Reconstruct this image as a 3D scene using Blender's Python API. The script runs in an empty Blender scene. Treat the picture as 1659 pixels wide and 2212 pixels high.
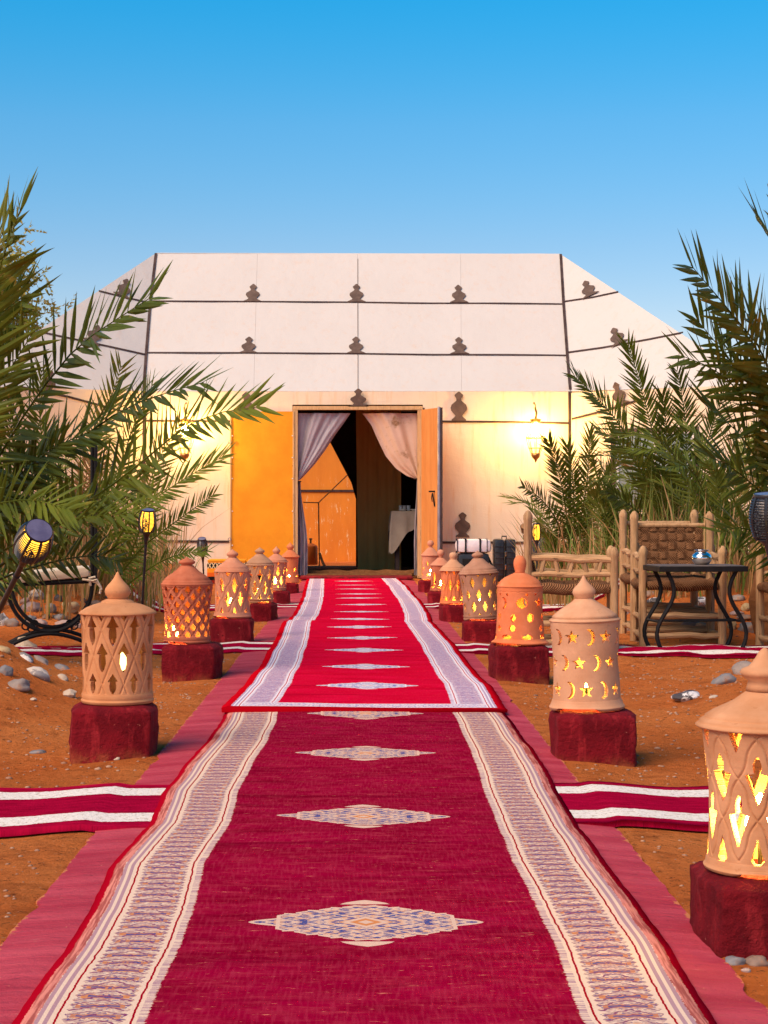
import bpy, bmesh, math, random
import numpy as np
from mathutils import Vector, Matrix, noise
PI = math.pi
R = math.radians
scene = bpy.context.scene
col = scene.collection

# ------------------------------------------------------------------ camera, world, sun, exposure
F = 3800.0            # focal length in photo units (photo is 1659 x 2212 of them)
EYE = 0.85            # camera height in metres
cam_d = bpy.data.cameras.new('camera')
cam = bpy.data.objects.new('camera', cam_d)
col.objects.link(cam)
cam.location = (0, 0, EYE)
cam.rotation_euler = (PI / 2, 0, 0)
cam_d.sensor_fit = 'VERTICAL'
cam_d.sensor_height = 36
cam_d.lens = F / 2212 * 36
cam_d.shift_x = (829.5 - 773) / 2212
cam_d.clip_start = 0.05
cam_d.clip_end = 6000
scene.camera = cam

SUN_EL, SUN_AZ = R(47), R(225)       # azimuth measured clockwise from +Y (the tent side)
world = bpy.data.worlds.new('World')
scene.world = world
world.use_nodes = True
wn = world.node_tree
wn.nodes.clear()
sky = wn.nodes.new('ShaderNodeTexSky')
sky.sky_type = 'NISHITA'
sky.sun_disc = False
sky.sun_elevation = SUN_EL
sky.sun_rotation = SUN_AZ
sky.altitude = 700
sky.air_density = 1.0
sky.dust_density = 0.6
sky.ozone_density = 4.0
hs = wn.nodes.new('ShaderNodeHueSaturation')
hs.inputs['Hue'].default_value = 0.5
hs.inputs['Saturation'].default_value = 1.4
bg = wn.nodes.new('ShaderNodeBackground')
bg.inputs['Strength'].default_value = 0.15
wo = wn.nodes.new('ShaderNodeOutputWorld')
wn.links.new(sky.outputs[0], hs.inputs['Color'])
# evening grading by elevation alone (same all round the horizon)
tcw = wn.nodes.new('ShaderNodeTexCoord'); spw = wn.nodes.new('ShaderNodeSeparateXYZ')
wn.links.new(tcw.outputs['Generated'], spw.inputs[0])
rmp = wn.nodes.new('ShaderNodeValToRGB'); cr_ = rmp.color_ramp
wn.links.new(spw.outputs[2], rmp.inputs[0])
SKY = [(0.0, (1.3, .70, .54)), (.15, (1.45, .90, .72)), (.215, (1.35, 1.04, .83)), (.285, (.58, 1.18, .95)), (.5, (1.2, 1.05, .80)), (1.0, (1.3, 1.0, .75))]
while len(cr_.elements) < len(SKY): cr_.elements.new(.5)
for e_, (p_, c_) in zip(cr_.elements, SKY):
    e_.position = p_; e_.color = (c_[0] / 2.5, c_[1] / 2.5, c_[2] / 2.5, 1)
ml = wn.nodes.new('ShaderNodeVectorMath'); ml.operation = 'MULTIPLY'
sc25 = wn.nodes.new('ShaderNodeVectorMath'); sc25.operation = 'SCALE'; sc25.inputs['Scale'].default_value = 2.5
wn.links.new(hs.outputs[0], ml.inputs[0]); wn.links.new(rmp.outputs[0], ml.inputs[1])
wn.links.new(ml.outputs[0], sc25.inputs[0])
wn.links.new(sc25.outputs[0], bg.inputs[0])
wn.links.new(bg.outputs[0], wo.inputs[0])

sd = bpy.data.lights.new('sun', 'SUN')
sd.energy = 3.8
sd.angle = R(50)
sd.color = (1.0, 0.74, 0.52)
sun = bpy.data.objects.new('sun', sd)
col.objects.link(sun)
sdir = Vector((math.sin(SUN_AZ) * math.cos(SUN_EL), math.cos(SUN_AZ) * math.cos(SUN_EL), math.sin(SUN_EL)))
sun.rotation_euler = sdir.to_track_quat('Z', 'Y').to_euler()
sun.location = sdir * 50
scene.view_settings.view_transform = 'Standard'
scene.view_settings.look = 'None'
scene.view_settings.exposure = 0.35
scene.view_settings.gamma = 1
scene.view_settings.use_curve_mapping = False
scene.render.engine = 'CYCLES'

# ------------------------------------------------------------------ helpers
def P(dx, dy, Y):
    return Vector(((dx - 773) * Y / F, Y, EYE - (dy - 1106) * Y / F))

def smooth(a, b, x):
    t = min(1, max(0, (x - a) / (b - a)))
    return t * t * (3 - 2 * t)

def ground_z(x, y):
    ax = abs(x)
    z = -0.06 + 0.048 * smooth(0.62, 0.70, ax) - 0.018 * smooth(0.72, 1.0, ax)
    g = lambda cx, cy, sx, sy, a: a * math.exp(-((x - cx) / sx) ** 2 - ((y - cy) / sy) ** 2)
    z += g(-2.05, 8.0, 0.62, 0.95, 0.36) + g(-3.4, 7.5, 1.2, 1.3, 0.4)
    z += g(2.35, 7.7, 0.75, 0.7, 0.24)
    z += 0.26 * smooth(12.0, 13.4, y) * smooth(-1.7, -2.3, x) * smooth(24, 21, y)
    z += 0.26 * smooth(12.3, 13.8, y) * smooth(1.9, 2.5, x) * smooth(24, 21, y)
    rough = smooth(0.75, 1.3, ax)
    cross = 1 - smooth(0.35, 0.6, abs(y - 5.1))
    n = noise.fractal(Vector((x * 1.3, y * 1.3, 3.1)), 1.0, 2.0, 4)
    n2 = noise.noise(Vector((x * 7, y * 7, 0.7)))
    n3 = abs(noise.noise(Vector((x * 17, y * 17, 2.7))))
    z += rough * (n * 0.028 + n2 * 0.009 - n3 * 0.008) * (1 - 0.7 * cross)
    return z

def ground_hit(dx, dy, lo=2.5, hi=40):
    y = lo
    while y < hi:
        p = P(dx, dy, y)
        if p.z <= ground_z(p.x, p.y):
            return p
        y += 0.02
    return P(dx, dy, hi)

class MB:
    def __init__(s):
        s.v = []; s.f = []; s.uv = None
    def add(s, verts, faces):
        o = len(s.v)
        s.v.extend([tuple(q) for q in verts])
        s.f.extend([tuple(i + o for i in f) for f in faces])
        return s
    def box(s, x0, x1, y0, y1, z0, z1, m=None):
        vs = [Vector(q) for q in ((x0,y0,z0),(x1,y0,z0),(x1,y1,z0),(x0,y1,z0),(x0,y0,z1),(x1,y0,z1),(x1,y1,z1),(x0,y1,z1))]
        if m is not None: vs = [m @ q for q in vs]
        return s.add(vs, [(3,2,1,0),(4,5,6,7),(0,1,5,4),(1,2,6,5),(2,3,7,6),(3,0,4,7)])
    def cbox(s, c, size, m=None, bev=0.0):
        c = Vector(c); hx, hy, hz = [q / 2 for q in size]
        if bev <= 0:
            mm = Matrix.Translation(c) @ (m if m else Matrix())
            return s.box(-hx, hx, -hy, hy, -hz, hz, mm)
        bm = bmesh.new()
        bmesh.ops.create_cube(bm, size=1)
        for v in bm.verts: v.co = Vector((v.co.x * size[0], v.co.y * size[1], v.co.z * size[2]))
        bmesh.ops.bevel(bm, geom=list(bm.edges), offset=bev, segments=2, profile=0.6, affect='EDGES')
        mm = Matrix.Translation(c) @ (m if m else Matrix())
        vs = [mm @ v.co for v in bm.verts]
        bm.verts.index_update()
        fs = [tuple(v.index for v in f.verts) for f in bm.faces]
        bm.free()
        return s.add(vs, fs)
    def tube(s, pts, rad, n=8, cap=True, flat=1.0):
        pts = [Vector(q) for q in pts]
        k = len(pts)
        if not hasattr(rad, '__len__'): rad = [rad] * k
        ref = None; vs = []
        for i, p in enumerate(pts):
            t = (pts[min(i + 1, k - 1)] - pts[max(i - 1, 0)]).normalized()
            if ref is None:
                ref = t.cross(Vector((0, 0, 1)))
                if ref.length < 0.1: ref = t.cross(Vector((1, 0, 0)))
                ref.normalize()
            ref = (ref - t * ref.dot(t)).normalized()
            b = t.cross(ref)
            for j in range(n):
                a = 2 * PI * j / n
                vs.append(p + (ref * math.cos(a) + b * math.sin(a) * flat) * rad[i])
        fs = []
        for i in range(k - 1):
            for j in range(n):
                fs.append((i*n+j, i*n+(j+1)%n, (i+1)*n+(j+1)%n, (i+1)*n+j))
        if cap:
            fs.append(tuple(range(n))[::-1]); fs.append(tuple((k-1)*n+j for j in range(n)))
        return s.add(vs, fs)
    def lathe(s, prof, n=32, c=(0, 0, 0), m=None, wob=0.0):
        c = Vector(c); vs = []
        for (r, z) in prof:
            for j in range(n):
                a = 2 * PI * j / n
                rr = r * (1 + wob * math.sin(3 * a + z * 20))
                q = Vector((rr * math.cos(a), rr * math.sin(a), z))
                if m is not None: q = m @ q
                vs.append(q + c)
        fs = []
        for i in range(len(prof) - 1):
            for j in range(n):
                fs.append((i*n+j, i*n+(j+1)%n, (i+1)*n+(j+1)%n, (i+1)*n+j))
        fs.append(tuple(range(n))[::-1]); fs.append(tuple((len(prof)-1)*n+j for j in range(n)))
        return s.add(vs, fs)
    def slab(s, pts, th):
        """flat polygon given a thickness, away from the viewer side"""
        pts = [Vector(q) for q in pts]
        n = Vector((0, 0, 0))
        for i in range(len(pts)):
            a = pts[i]; b = pts[(i + 1) % len(pts)]
            n += a.cross(b)
        n.normalize()
        k = len(pts)
        vs = pts + [q - n * th for q in pts]
        fs = [tuple(range(k)), tuple(range(2*k-1, k-1, -1))]
        for i in range(k):
            j = (i + 1) % k
            fs.append((i, i + k, j + k, j))
        return s.add(vs, fs)
    def torus(s, c, Rr, r, n=16, k=8, m=None):
        c = Vector(c); vs = []; fs = []
        for i in range(n):
            a = 2*PI*i/n
            for j in range(k):
                b = 2*PI*j/k
                q = Vector(((Rr + r*math.cos(b))*math.cos(a), (Rr + r*math.cos(b))*math.sin(a), r*math.sin(b)))
                if m is not None: q = m @ q
                vs.append(q + c)
        for i in range(n):
            for j in range(k):
                fs.append((i*k+j, ((i+1)%n)*k+j, ((i+1)%n)*k+(j+1)%k, i*k+(j+1)%k))
        return s.add(vs, fs)
    def shift(s, d):
        s.v = [(q[0]-d[0], q[1]-d[1], q[2]-d[2]) for q in s.v]
        return s
    def build(s, name, mat, parent=None, sm=False, fix=True, loc=None):
        me = bpy.data.meshes.new(name)
        me.from_pydata(s.v, [], s.f)
        if s.uv is not None:
            ul = me.uv_layers.new(name='UVMap')
            idx = np.zeros(len(me.loops), dtype=np.int32)
            me.loops.foreach_get('vertex_index', idx)
            ul.data.foreach_set('uv', np.array(s.uv, dtype=np.float32)[idx].ravel())
        if fix:
            bm = bmesh.new(); bm.from_mesh(me)
            bmesh.ops.recalc_face_normals(bm, faces=bm.faces)
            bm.to_mesh(me); bm.free()
        if sm: me.shade_smooth()
        if sm and sm != 'all':
            try: me.set_sharp_from_angle(angle=R(40))
            except Exception: pass
        me.materials.append(mat)
        o = bpy.data.objects.new(name, me)
        col.objects.link(o)
        if parent is not None: o.parent = parent
        if loc is not None: o.location = loc
        return o

def tag(o, label=None, cat=None, group=None, kind=None):
    if label: o['label'] = label
    if cat: o['category'] = cat
    if group: o['group'] = group
    if kind: o['kind'] = kind
    return o

def thing(name, label, cat, loc=(0, 0, 0), group=None, rz=0.0):
    o = bpy.data.objects.new(name, None)
    o.empty_display_size = 0.1
    col.objects.link(o)
    o.location = loc; o.rotation_euler = (0, 0, rz)
    return tag(o, label, cat, group)

def copy_tree(o, parent=None):
    c = o.copy(); col.objects.link(c); c.parent = parent
    for ch in list(o.children): copy_tree(ch, c)
    return c

# node expressions -----------------------------------------------------------
class X:
    def __init__(s, nt, sock): s.nt = nt; s.k = sock
    def _m(s, op, *a, clamp=False):
        n = s.nt.nodes.new('ShaderNodeMath'); n.operation = op; n.use_clamp = clamp
        for i, q in enumerate((s,) + a):
            if isinstance(q, X): s.nt.links.new(q.k, n.inputs[i])
            else: n.inputs[i].default_value = q
        return X(s.nt, n.outputs[0])
    def __add__(s, o): return s._m('ADD', o)
    __radd__ = __add__
    def __sub__(s, o): return s._m('SUBTRACT', o)
    def __rsub__(s, o): return s._m('MULTIPLY', -1.0)._m('ADD', o)
    def __mul__(s, o): return s._m('MULTIPLY', o)
    __rmul__ = __mul__
    def __truediv__(s, o): return s._m('DIVIDE', o)
    def abs(s): return s._m('ABSOLUTE')
    def frac(s): return s._m('FRACT')
    def floor(s): return s._m('FLOOR')
    def sin(s): return s._m('SINE')
    def lt(s, o): return s._m('LESS_THAN', o)
    def gt(s, o): return s._m('GREATER_THAN', o)
    def max(s, o): return s._m('MAXIMUM', o)
    def min(s, o): return s._m('MINIMUM', o)
    def pow(s, o): return s._m('POWER', o)
    def clamp(s): return s._m('ADD', 0.0, clamp=True)
    def step(s, a, b):
        n = s.nt.nodes.new('ShaderNodeMapRange'); n.interpolation_type = 'SMOOTHSTEP'
        s.nt.links.new(s.k, n.inputs[0]); n.inputs[1].default_value = a; n.inputs[2].default_value = b
        return X(s.nt, n.outputs[0])

def mk(name, rough=0.8, metal=0.0, spec=0.3):
    m = bpy.data.materials.new(name); m.use_nodes = True
    nt = m.node_tree; b = nt.nodes['Principled BSDF']
    b.inputs['Roughness'].default_value = rough
    b.inputs['Metallic'].default_value = metal
    b.inputs['Specular IOR Level'].default_value = spec
    return m, nt, b

def c4(c): return (c[0], c[1], c[2], 1)

def mixc(nt, fac, a, b):
    n = nt.nodes.new('ShaderNodeMix'); n.data_type = 'RGBA'
    if isinstance(fac, X): nt.links.new(fac.k, n.inputs[0])
    else: n.inputs[0].default_value = fac
    for i, q in ((6, a), (7, b)):
        if isinstance(q, X): nt.links.new(q.k, n.inputs[i])
        else: n.inputs[i].default_value = c4(q)
    return X(nt, n.outputs[2])

def tex_noise(nt, vec, scale, detail=4, rough=0.6, dist=0.0):
    n = nt.nodes.new('ShaderNodeTexNoise')
    n.inputs['Scale'].default_value = scale; n.inputs['Detail'].default_value = detail
    n.inputs['Roughness'].default_value = rough; n.inputs['Distortion'].default_value = dist
    if vec is not None: nt.links.new(vec.k, n.inputs['Vector'])
    return X(nt, n.outputs[0])

def tex_vor(nt, vec, scale, feat='F1'):
    n = nt.nodes.new('ShaderNodeTexVoronoi'); n.feature = feat
    n.inputs['Scale'].default_value = scale
    nt.links.new(vec.k, n.inputs['Vector'])
    return X(nt, n.outputs['Distance'])

def coords(nt, which='Object', scale=(1, 1, 1)):
    t = nt.nodes.new('ShaderNodeTexCoord')
    mp = nt.nodes.new('ShaderNodeMapping')
    mp.inputs['Scale'].default_value = scale
    nt.links.new(t.outputs[which], mp.inputs[0])
    return X(nt, mp.outputs[0])

def xyz(nt, which='Object'):
    t = nt.nodes.new('ShaderNodeTexCoord'); s = nt.nodes.new('ShaderNodeSeparateXYZ')
    nt.links.new(t.outputs[which], s.inputs[0])
    return [X(nt, s.outputs[i]) for i in range(3)]

def comb(nt, x, y, z=0.0):
    n = nt.nodes.new('ShaderNodeCombineXYZ')
    for i, q in enumerate((x, y, z)):
        if isinstance(q, X): nt.links.new(q.k, n.inputs[i])
        else: n.inputs[i].default_value = q
    return X(nt, n.outputs[0])

def bump(nt, b, h, strength=0.3, dist=0.01):
    n = nt.nodes.new('ShaderNodeBump')
    n.inputs['Strength'].default_value = strength; n.inputs['Distance'].default_value = dist
    nt.links.new(h.k, n.inputs['Height']); nt.links.new(n.outputs[0], b.inputs['Normal'])

def setc(nt, b, c): nt.links.new(c.k, b.inputs['Base Color'])

def simple(name, ca, cb, scale=6, rough=0.8, metal=0.0, bs=40, bstr=0.2, bd=0.004, stretch=(1, 1, 1), spec=0.25, third=None, rnd=0.0):
    m, nt, b = mk(name, rough, metal, spec)
    v = coords(nt, 'Object', stretch)
    n = tex_noise(nt, v, scale, 6, 0.65).step(0.33, 0.67)
    c = mixc(nt, n, ca, cb)
    if third:
        n3 = tex_noise(nt, v, scale * 3.7, 4, 0.7).step(0.55, 0.72)
        c = mixc(nt, n3, c, third)
    if rnd > 0:
        oi = nt.nodes.new('ShaderNodeObjectInfo')
        h = nt.nodes.new('ShaderNodeHueSaturation')
        nt.links.new(c.k, h.inputs['Color'])
        r = X(nt, oi.outputs['Random']) * rnd + (1 - rnd / 2)
        nt.links.new(r.k, h.inputs['Value'])
        c = X(nt, h.outputs[0])
    setc(nt, b, c)
    if bstr > 0: bump(nt, b, tex_noise(nt, v, bs, 5, 0.7), bstr, bd)
    return m

def emit(name, color, strength):
    m, nt, b = mk(name, 0.4)
    b.inputs['Base Color'].default_value = c4(color)
    b.inputs['Emission Color'].default_value = c4(color)
    b.inputs['Emission Strength'].default_value = strength
    return m

# ------------------------------------------------------------------ materials
def sand_material():
    m, nt, b = mk('sand', 0.95, 0, 0.02)
    v = coords(nt, 'Object')
    big = tex_noise(nt, v, 1.2, 6, 0.65).step(0.3, 0.7)
    c = mixc(nt, big, (0.66, 0.165, 0.038), (0.84, 0.265, 0.072))
    c = mixc(nt, tex_noise(nt, v, 6, 6, 0.7, 0.4).step(0.50, 0.68) * 0.7, c, (0.46, 0.12, 0.032))
    fine = tex_noise(nt, v, 30, 6, 0.8)
    c = mixc(nt, fine.step(0.57, 0.66), c, (0.20, 0.055, 0.020))
    c = mixc(nt, tex_noise(nt, v, 62, 4, 0.75).step(0.62, 0.70), c, (0.74, 0.38, 0.20))
    c = mixc(nt, tex_noise(nt, v, 90, 3, 0.7).step(0.62, 0.70), c, (0.16, 0.055, 0.03))
    setc(nt, b, c)
    h = tex_noise(nt, v, 11, 8, 0.8) + tex_noise(nt, v, 34, 6, 0.8) * 0.55 - tex_vor(nt, v, 26) * 0.25
    bump(nt, b, h, 1.0, 0.045)
    return m

def path_material():
    m, nt, b = mk('painted_concrete', 0.8, 0, 0.18)
    x, y, z = xyz(nt)
    v = comb(nt, x * 1.2, y * 5.0, z)
    n1 = tex_noise(nt, v, 1.6, 6, 0.6).step(0.3, 0.7)
    c = mixc(nt, n1, (0.38, 0.024, 0.050), (0.54, 0.068, 0.100))
    c = mixc(nt, tex_noise(nt, comb(nt, x * 2.0, y * 14.0, z), 3, 5, 0.7).step(0.60, 0.74), c, (0.62, 0.17, 0.17))
    c = mixc(nt, tex_noise(nt, comb(nt, x * 3, y * 9, z), 5, 4, 0.7).step(0.62, 0.70), c, (0.20, 0.02, 0.04))
    grit = tex_noise(nt, coords(nt), 70, 5, 0.8)
    c = mixc(nt, grit.step(0.60, 0.66) * 0.6, c, (0.24, 0.02, 0.04))
    c = mixc(nt, tex_noise(nt, coords(nt), 48, 5, 0.8).step(0.64, 0.69) * 0.8, c, (0.62, 0.26, 0.16))
    edge = (x.abs() + (tex_noise(nt, coords(nt), 16, 6, 0.8) - 0.5) * 0.09).gt(0.705)
    c = mixc(nt, edge, c, (0.60, 0.20, 0.07))
    setc(nt, b, c)
    bump(nt, b, tex_noise(nt, v, 7, 6, 0.7) + tex_noise(nt, comb(nt, x * 1.5, y * 26.0, z), 1.2, 4, 0.7) * 0.6 + tex_noise(nt, coords(nt), 55, 4, 0.75) * 0.35, 0.8, 0.014)
    return m

def rug_material(name, mscale, field_a, field_b, fleck, cream, dark, accent, edge, v0, spacing, worn, endband=None, endline=None):
    """striped and patterned runner; UV.x is metres from the middle, UV.y metres from the camera end"""
    m, nt, b = mk(name, 1.0, 0, 0.0)
    u, v, _ = xyz(nt, 'UV')
    uv = comb(nt, u, v, 0.0)
    au = u.abs() + (tex_noise(nt, comb(nt, u * 1.0, v * 5.0, 0.0), 4, 4, 0.7) - 0.5) * 0.010
    # field
    streak = tex_noise(nt, comb(nt, u * 4.0, v * 14.0), 2.2, 6, 0.7)
    fld = mixc(nt, tex_noise(nt, comb(nt, u, v * 2.2), 3.2, 6, 0.65).step(0.32, 0.70), field_a, field_b)
    fld = mixc(nt, tex_noise(nt, comb(nt, u * 2.0, v * 5.0), 5.0, 6, 0.75).step(0.46, 0.66) * worn * 0.75, fld, [field_b[0] * 1.18, field_b[1] + 0.018, field_b[2] * 1.4])
    fld = mixc(nt, streak.step(0.55, 0.68) * worn * 0.7, fld, fleck)
    thread = tex_noise(nt, comb(nt, u * 160.0, v * 14.0), 1.0, 2, 0.5).step(0.42, 0.75) * (0.22 * worn + 0.06)
    fld = mixc(nt, thread, fld, [min(1, q * 1.5 + 0.05) for q in field_b])
    fl2 = tex_noise(nt, comb(nt, u * 13.0, v * 42.0), 1.6, 4, 0.75).step(0.625, 0.70) * worn
    fld = mixc(nt, fl2, fld, (0.74, 0.24, 0.15))
    crease = tex_noise(nt, comb(nt, u * 0.7, v * 6.0), 1.6, 4, 0.6).step(0.52, 0.70) * 0.55
    fld = mixc(nt, crease, fld, [q * 0.62 for q in field_a])
    # mirrored motif coordinates
    def motif(px, py, k):
        """blue / orange / cream weave from two folded coordinates"""
        q = comb(nt, px * k, py * k * 1.5, 0.3)
        w = tex_vor(nt, q, 1.0, 'F1')
        c = mixc(nt, tex_noise(nt, q, 1.3, 3, 0.6).step(0.47, 0.53), cream, [cream[i] * 0.55 + accent[i] * 0.45 for i in range(3)])
        c = mixc(nt, ((w * 9.0).sin() + 0.1).gt(0.42), c, dark)
        c = mixc(nt, tex_noise(nt, q, 3.1, 3, 0.6).step(0.60, 0.66), c, accent)
        return c
    # border pattern band between .391 and .499
    p = ((u.abs() - 0.445).abs()) / 0.054
    vm = (((v / 0.235).frac() - 0.5).abs()) * 0.235
    bnd = motif(p * 0.054, vm, 85.0)
    seg = (v / 0.0587 + (tex_noise(nt, comb(nt, u.abs() * 40.0, v * 9.0), 1.0, 2, 0.6) - 0.5) * 0.5).frac()
    bar = (seg - 0.5).abs()
    bnd = mixc(nt, bar.lt(0.17) * p.lt(0.78), bnd, accent)
    bnd = mixc(nt, bar.lt(0.09) * p.lt(0.62) * (tex_noise(nt, comb(nt, p * 2.0, (v / 0.0587).floor()), 2.0, 1, 0.5).gt(0.40)), bnd, dark)
    bnd = mixc(nt, ((seg - 0.5).abs().gt(0.40)) * p.lt(0.9), bnd, cream)
    chev = ((v / 0.0293) + p * 1.3 + (tex_noise(nt, comb(nt, u * 30.0, v * 30.0), 1.0, 2, 0.6) - 0.5) * 1.2).frac()
    bnd = mixc(nt, (chev - 0.5).abs().lt(0.085) * p.lt(0.95), bnd, [dark[i] * 0.5 + edge[i] * 0.5 for i in range(3)])
    mauve = [0.30 * dark[i] + 0.55 * cream[i] + 0.12 * edge[i] for i in range(3)]
    bnd = mixc(nt, tex_noise(nt, comb(nt, p * 3.0, v * 60.0), 1.3, 4, 0.7).step(0.40, 0.60) * 0.62, bnd, [mauve[0] * 0.68, mauve[1] * 0.50, mauve[2] * 0.62])
    tooth = ((v / 0.0293).frac() - 0.5).abs() * 0.32
    bnd = mixc(nt, p.gt(0.84 + 0.0) * ((1.0 - p).lt(tooth)), bnd, cream)
    # assemble across the width
    purp = [0.34 * dark[i] + 0.50 * cream[i] * 0.8 + 0.10 * (1, 0, .3)[i] for i in range(3)]
    st = ((u.abs() * 430.0).sin()).gt(0.1)
    purple = mixc(nt, st, purp, cream)
    pink = mixc(nt, tex_noise(nt, comb(nt, u * 60.0, v * 2.5), 2.0, 3, 0.6).step(0.42, 0.58),
                [edge[i] * 0.7 + cream[i] * 0.16 for i in range(3)], [cream[0] * .88, cream[1] * .42, cream[2] * .44] if worn > 0.5 else edge)
    if worn <= 0.5: pink = mixc(nt, au.gt(0.541), pink, edge)
    hair = tex_noise(nt, comb(nt, u * 6.0, v * 210.0), 1.0, 2, 0.5)
    c = mixc(nt, (au + (hair - 0.5) * 0.018).gt(0.360), fld, mixc(nt, hair.gt(0.5), purp, cream))
    c = mixc(nt, au.gt(0.374), c, cream)
    c = mixc(nt, au.gt(0.381) * au.lt(0.385), c, edge)
    c = mixc(nt, au.gt(0.391), c, bnd)
    c = mixc(nt, au.gt(0.499), c, cream)
    c = mixc(nt, au.gt(0.506) * au.lt(0.510), c, edge)
    c = mixc(nt, au.gt(0.516), c, purple)
    c = mixc(nt, (au + (hair - 0.5) * 0.010).gt(0.541), c, pink)
    c = mixc(nt, (au + (hair - 0.5) * 0.006).gt(0.563), c, edge)
    # medallions
    my = (((v - v0) / spacing + 0.5).frac() - 0.5) * spacing
    ax = u.abs(); ay = my.abs()
    ay = ay / mscale
    sx = (ax / 0.024).floor() * 0.024
    q_ = (sx * 0.6 + ax * 0.4) / 0.252
    lobe = ((ax / 0.048).frac() - 0.5).abs() * -0.020 + 0.006
    top = ((1.0 - q_.pow(1.35)) * 0.152 + lobe) * ax.lt(0.182)
    tip = 0.075 * (1.0 - (ax / 0.238)).clamp().pow(0.55)
    inside = (ay - top.max(tip)).lt(0.0) * ax.lt(0.238)
    cresth = 0.164 + 0.040 * (1.0 - ax / 0.050).clamp().pow(0.6)
    crest = ay.gt(0.162) * ay.lt(cresth) * ax.lt(0.046 + 0.006)
    core = (ay - (top - 0.011).max(tip - 0.011)).lt(0.0) * ax.lt(0.226)
    cream0 = cream; cream = [cream[0] * .92, cream[1] * (.84 if worn > .5 else 1), cream[2] * (.84 if worn > .5 else 1)]
    med = motif(ax, ay, 38.0)
    med = mixc(nt, tex_noise(nt, comb(nt, ax, ay), 34, 3, 0.6).step(0.5, 0.6) * 0.6, med, [.34 * cream[0] + .3 * dark[0], .34 * cream[1] + .3 * dark[1], .34 * cream[2] + .5 * dark[2]])
    ring = (((ax / 0.235 + ay / 0.155) * 5.0).frac() - 0.5).abs().lt(0.10)
    med = mixc(nt, ring, med, dark)
    ring2 = (((ax / 0.235 - ay / 0.155) * 4.0 + 0.25).frac() - 0.5).abs().lt(0.08)
    med = mixc(nt, ring2, med, cream)
    med = mixc(nt, ((ax / 0.055 + ay / 0.05)).lt(1.0), med, mixc(nt, ((ax + ay) * 190.0).sin().gt(0.0), accent, cream))
    med = mixc(nt, (ax - 0.178).abs().lt(0.004), med, cream)
    med = mixc(nt, core, cream, med)
    c = mixc(nt, inside.max(crest), c, med)
    cream = cream0
    if endband:
        a0, a1 = endband
        w = (v - a0).abs()
        eb = w.lt(0.16) * u.abs().lt(0.499)
        ebc = motif(u.abs() * 1.0, w, 60.0)
        ebc = mixc(nt, (w - 0.085).abs().gt(0.062), ebc, cream)
        c = mixc(nt, eb, c, ebc)
        c = mixc(nt, (v - a0).abs().lt(0.014), c, [q * .6 for q in edge])
    if endline:
        w2 = (v - endline).abs()
        c = mixc(nt, w2.lt(0.09) * u.abs().lt(0.56), c, mixc(nt, hair.gt(0.52), cream, purp))
    setc(nt, b, c)
    hgt = tex_noise(nt, comb(nt, u * 180.0, v * 180.0), 1.0, 2, 0.5) * 0.4 + tex_noise(nt, uv, 7, 4, 0.6)
    bump(nt, b, hgt, 0.5, 0.006)
    return m

def cross_rug_material():
    m, nt, b = mk('striped_wool', 1.0, 0, 0.0)
    u, v, _ = xyz(nt, 'UV')
    j = (tex_noise(nt, comb(nt, u, 0.0, 0.0), 9, 4, 0.7) - 0.5) * 0.035
    j2 = (tex_noise(nt, comb(nt, u * 6.0, v * 6.0, 0.0), 8, 4, 0.8) - 0.5) * 0.018
    w = v + j + j2
    red = mixc(nt, tex_noise(nt, comb(nt, u * 3.0, v * 12.0), 3, 5, 0.7).step(0.3, 0.7), (0.23, 0.002, 0.022), (0.40, 0.004, 0.04))
    wh = mixc(nt, tex_noise(nt, comb(nt, u * 3.0, v * 3.0), 18, 5, 0.8).step(0.52, 0.62), (0.80, 0.74, 0.68), (0.48, 0.38, 0.28))
    c = mixc(nt, w.gt(0.075), red, wh)
    c = mixc(nt, w.gt(0.215), c, red)
    c = mixc(nt, w.gt(0.535), c, wh)
    c = mixc(nt, w.gt(0.675), c, red)
    setc(nt, b, c)
    bump(nt, b, tex_noise(nt, comb(nt, u, v), 70, 4, 0.7), 0.6, 0.012)
    return m

def terracotta(name, a, b2, blotch):
    m, nt, b = mk(name, 0.92, 0, 0.1)
    v = coords(nt)
    x, y, z = xyz(nt)
    c = mixc(nt, tex_noise(nt, v, 9, 5, 0.6).step(0.3, 0.7), a, b2)
    c = mixc(nt, tex_noise(nt, v, 32, 5, 0.7).step(0.60, 0.72), c, blotch)
    c = mixc(nt, tex_noise(nt, comb(nt, x * 2.0, y * 2.0, z * 60.0), 1.5, 3, 0.6).step(0.5, 0.8) * 0.35, c, b2)
    c = mixc(nt, tex_noise(nt, comb(nt, x * 3.0, y * 3.0, z * 3.0), 3.0, 5, 0.7).step(0.56, 0.72) * 0.45, c, [min(1, q * 1.35 + 0.05) for q in a])
    setc(nt, b, c)
    ring = tex_noise(nt, comb(nt, x * 3.0, y * 3.0, z * 120.0), 1.2, 3, 0.6)
    bump(nt, b, ring * 0.4 + tex_noise(nt, v, 130, 4, 0.7) * 0.6, 0.35, 0.004)
    return m

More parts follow.
